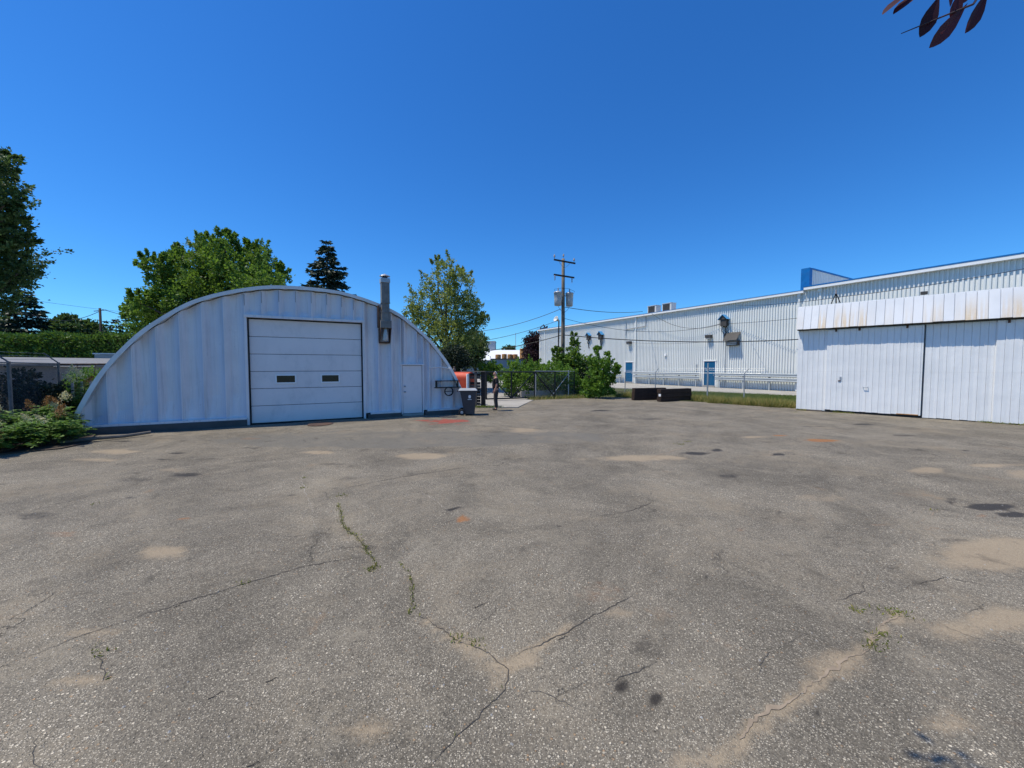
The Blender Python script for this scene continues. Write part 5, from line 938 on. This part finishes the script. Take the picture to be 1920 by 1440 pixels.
spirea('low flowering shrub nearest the camera with brown seed plumes at the photo edge', (-11.95, 8.75), .7, .65, 62, [(.25, -.35, .42, B_, 1.1), (.45, -.3, .38, B_, .9), (.05, -.45, .36, W_, .9), (.38, -.15, .55, W_, .8), (.5, -.42, .25, B_, 1.1), (.62, -.3, .3, B_, .8)])
spirea('flowering shrub in the middle of the bed with cream and brown plumes', (-11.85, 9.65), .8, .7, 66, [(.45, -.3, .5, W_, .8), (.55, -.1, .62, B_, .9), (.2, -.4, .55, W_, .7), (.3, .1, .7, B_, .8)])
spirea('flowering shrub against the hut foot with white and brown plumes', (-12.75, 10.55), 1.0, .6, 60, [(.35, -.1, .8, B_, 1.1), (.5, -.15, .68, W_, 1.1), (.42, .0, .95, W_, 1.0), (-.1, -.3, .72, B_, .9), (.25, -.25, .8, B_, 1.0)])
spirea('taller flowering shrub beside the side fence post', (-13.55, 9.75), 1.05, .75, 66, [(.3, -.3, .75, B_, .9), (-.2, -.4, .8, B_, .8), (.5, .0, .72, W_, .7)])
spirea('leafy flowering shrub under the side fence at the photo edge', (-13.0, 8.8), .8, .7, 60, [(.2, -.3, .7, B_, .8)])
spirea('flowering shrub with cream plumes behind the rod fence', (-16.3, 14.6), 1.5, .6, 50, [(.3, -.3, 1.45, W_, 1.4), (.1, -.35, 1.3, W_, 1.3), (-.1, -.3, 1.6, W_, 1.2), (.35, -.2, 1.2, B_, 1.2)])
# grasses
def grass(name, pts, hmin, hmax, wd, mat, lean=.35, tint=None):
    n = len(pts); ax = rng.normal(size=(n, 3))*lean; ax[:, 2] = 1; o = quads(name, blades(pts, ax, rng.uniform(hmin, hmax, n), wd*rng.uniform(.7, 1.3, n), .1), mat, None, tint); return setting(o, None, 'stuff')
def strip_pts(n, c0, c1, x0, x1, pw=1.0):
    c = c0+(c1-c0)*rng.random(n)**pw; t = rng.uniform(x0, x1, n); return np.stack([(c+t)/2, (c-t)/2, np.full(n, -.06)], 1)   # c = x+y, t = x-y
pp = strip_pts(60000, 32.6, 46.5, -20, 4); pp = pp[~((pp[:, 0] > 6.6) & (pp[:, 0] < 10.75) & (pp[:, 1] < 23.6))]
grass('lawn_grass', pp, .06, .16, .014, 'lawn_blade', .5)
pp = strip_pts(26000, 31.9, 35.0, -18.5, -3.0, 1.5); cl = (vnoise(pp[:, 0], pp[:, 1], 1.3, 77) > .42) & ~((pp[:, 0] > 6.6) & (pp[:, 0] < 10.75) & (pp[:, 1] < 23.5)); pp = pp[cl]; grass('dry_grass', pp, .16, .5, .018, 'grass_blade', .4, np.clip(rng.normal(.82, .25, len(pp)), 0, 1))
pp = np.column_stack([rng.normal(-1.55, .5, 900), rng.normal(18.75, .14, 900), np.full(900, -.01)]); grass('post_grass', pp, .06, .16, .014, 'grass_blade', .5, rng.uniform(0, .75, 900))
t = rng.uniform(2.6, 6.4, 2600); o_ = rng.normal(-.1, .22, 2600); pp = np.column_stack([GA[0]+GX.x*t-GX.y*o_, GA[1]+GX.y*t+GX.x*o_, np.full(2600, -.02)]); grass('gate_grass', pp, .08, .35, .013, 'grass_blade', .5, np.clip(rng.normal(.75, .2, 2600), 0, 1))
t = rng.uniform(0, 9, 1500); o_ = -np.abs(rng.normal(.1, .06, 1500)); sel = vnoise(t, t*0, 1.2, 5) > .5; pp = np.array([SP(a, b_, 0.0) for a, b_ in zip(t[sel], o_[sel])]); grass('shed_weeds', pp, .03, .1, .016, 'crack_weed', .8)
t = rng.uniform(2.0, 9, 3000); o_ = rng.normal(1.3, .4, 3000)
n = 2500; pp = np.column_stack([rng.uniform(-15, -12.5, n), rng.uniform(8, 12, n), np.full(n, .03)]); grass('bed_undergrowth', pp, .1, .35, .03, 'dark_leaf', .6)

# purple-leaved tree overhead: trunk behind the camera, one bough reaching into view
pt = thing('purple_leaf_tree', 'purple leaved branch hanging into the sky at the top edge', 'tree', (4.2, -1.6, 0), 0)
MB().tube([(0, 0, -.1), (-.05, .1, 1.6), (-.2, .5, 3.2), (-.5, 1.0, 4.6)], [.11, .09, .07, .04], 10).build('trunk', 'branch_purple', pt, smooth=True)
tw = MB(); LB = []
def leaf3d(p, d, ln, wdt, nrm, curl=.12):
    d = unit(np.array(d)); s = unit(np.cross(d, nrm)); n_ = np.cross(s, d); prof = [(0, .0), (.12, .16), (.3, .5), (.5, .86), (.68, 1.0), (.85, .76), (.95, .36), (1.0, .03)]; vs = []; fs = []
    for t_, w_ in prof:
        c_ = np.array(p)+d*ln*t_-n_*curl*ln*t_*t_; vs += [c_+s*wdt*.5*w_+n_*wdt*.12*w_, c_, c_-s*wdt*.5*w_+n_*wdt*.12*w_]
    for i in range(len(prof)-1): fs += [(i*3, i*3+1, i*3+4, i*3+3), (i*3+1, i*3+2, i*3+5, i*3+4)]
    return vs, fs
tx, ty = 4.2, -1.6
BR = {'join': (3.1, 0.6, 3.6), 'twig': [(1.828, 1.55, 3.471), (1.781, 1.55, 3.397), (1.67, 1.55, 3.353), (1.508, 1.55, 3.288)], 'leaves': [((1.651, 1.55, 3.436), (-0.349, 0.0, -0.937), 0.1561, 0.055, (0, -1, 0.35)), ((1.76, 1.55, 3.403), (-0.605, 0.0, -0.796), 0.1915, 0.055, (0.3, -1, 0.2)), ((1.839, 1.55, 3.462), (-0.351, 0.0, -0.936), 0.1686, 0.05, (0.2, -1, 0.1)), ((1.727, 1.55, 3.452), (-0.136, 0.0, -0.991), 0.1095, 0.045, (0, -1, 0.5)), ((1.562, 1.55, 3.462), (-0.844, 0.0, -0.537), 0.154, 0.042, (0, -0.5, 1)), ((1.607, 1.55, 3.462), (-0.849, 0.0, -0.528), 0.1529, 0.045, (0.2, -0.6, 1)), ((1.663, 1.55, 3.491), (0.438, 0.0, -0.899), 0.105, 0.05, (0, -0.3, 1)), ((1.795, 1.55, 3.511), (-0.522, 0.0, -0.853), 0.1266, 0.05, (0, -1, 0.35)), ((1.886, 1.55, 3.53), (-0.142, 0.0, -0.99), 0.1031, 0.05, (0, -1, 0.35))]}
loc = lambda p: (p[0]-tx, p[1]-ty, p[2])
tw.tube([(-.2, .5, 3.2), loc(BR['join']), loc(BR['twig'][0])], [.03, .018, .006], 6); tw.tube([loc(p) for p in BR['twig']], [.0045, .004, .003, .0015], 6)
tw.tube([(-.5, 1.0, 4.6), (-2.4, 2.4, 5.05), (-4.1, 3.08, 4.7)], [.03, .02, .008], 6)
tw.build('branch', 'branch_purple', pt)
for p, d, ln, wdt, nrm in BR['leaves']:
    mm = MB(); vs, fs = leaf3d(loc(p), d, ln, wdt, nrm); mm.add(vs, fs); o = mm.build('leaf', 'near_purple', pt, fix=False)
    a = o.data.attributes.new('tint', 'FLOAT', 'FACE'); a.data.foreach_set('value', np.full(len(o.data.polygons), random.random(), np.float32))
for k in range(9):
    mm = MB(); vs, fs = leaf3d((-4.13+random.uniform(-.1, .16), 3.09+random.uniform(-.08, .08), 4.7+random.uniform(-.05, .08)), (random.gauss(-.5, .6), random.gauss(0, .8), -.5), .1, .045, (0, .3, 1)); mm.add(vs, fs); mm.build('leaf', 'near_purple', pt, fix=False)
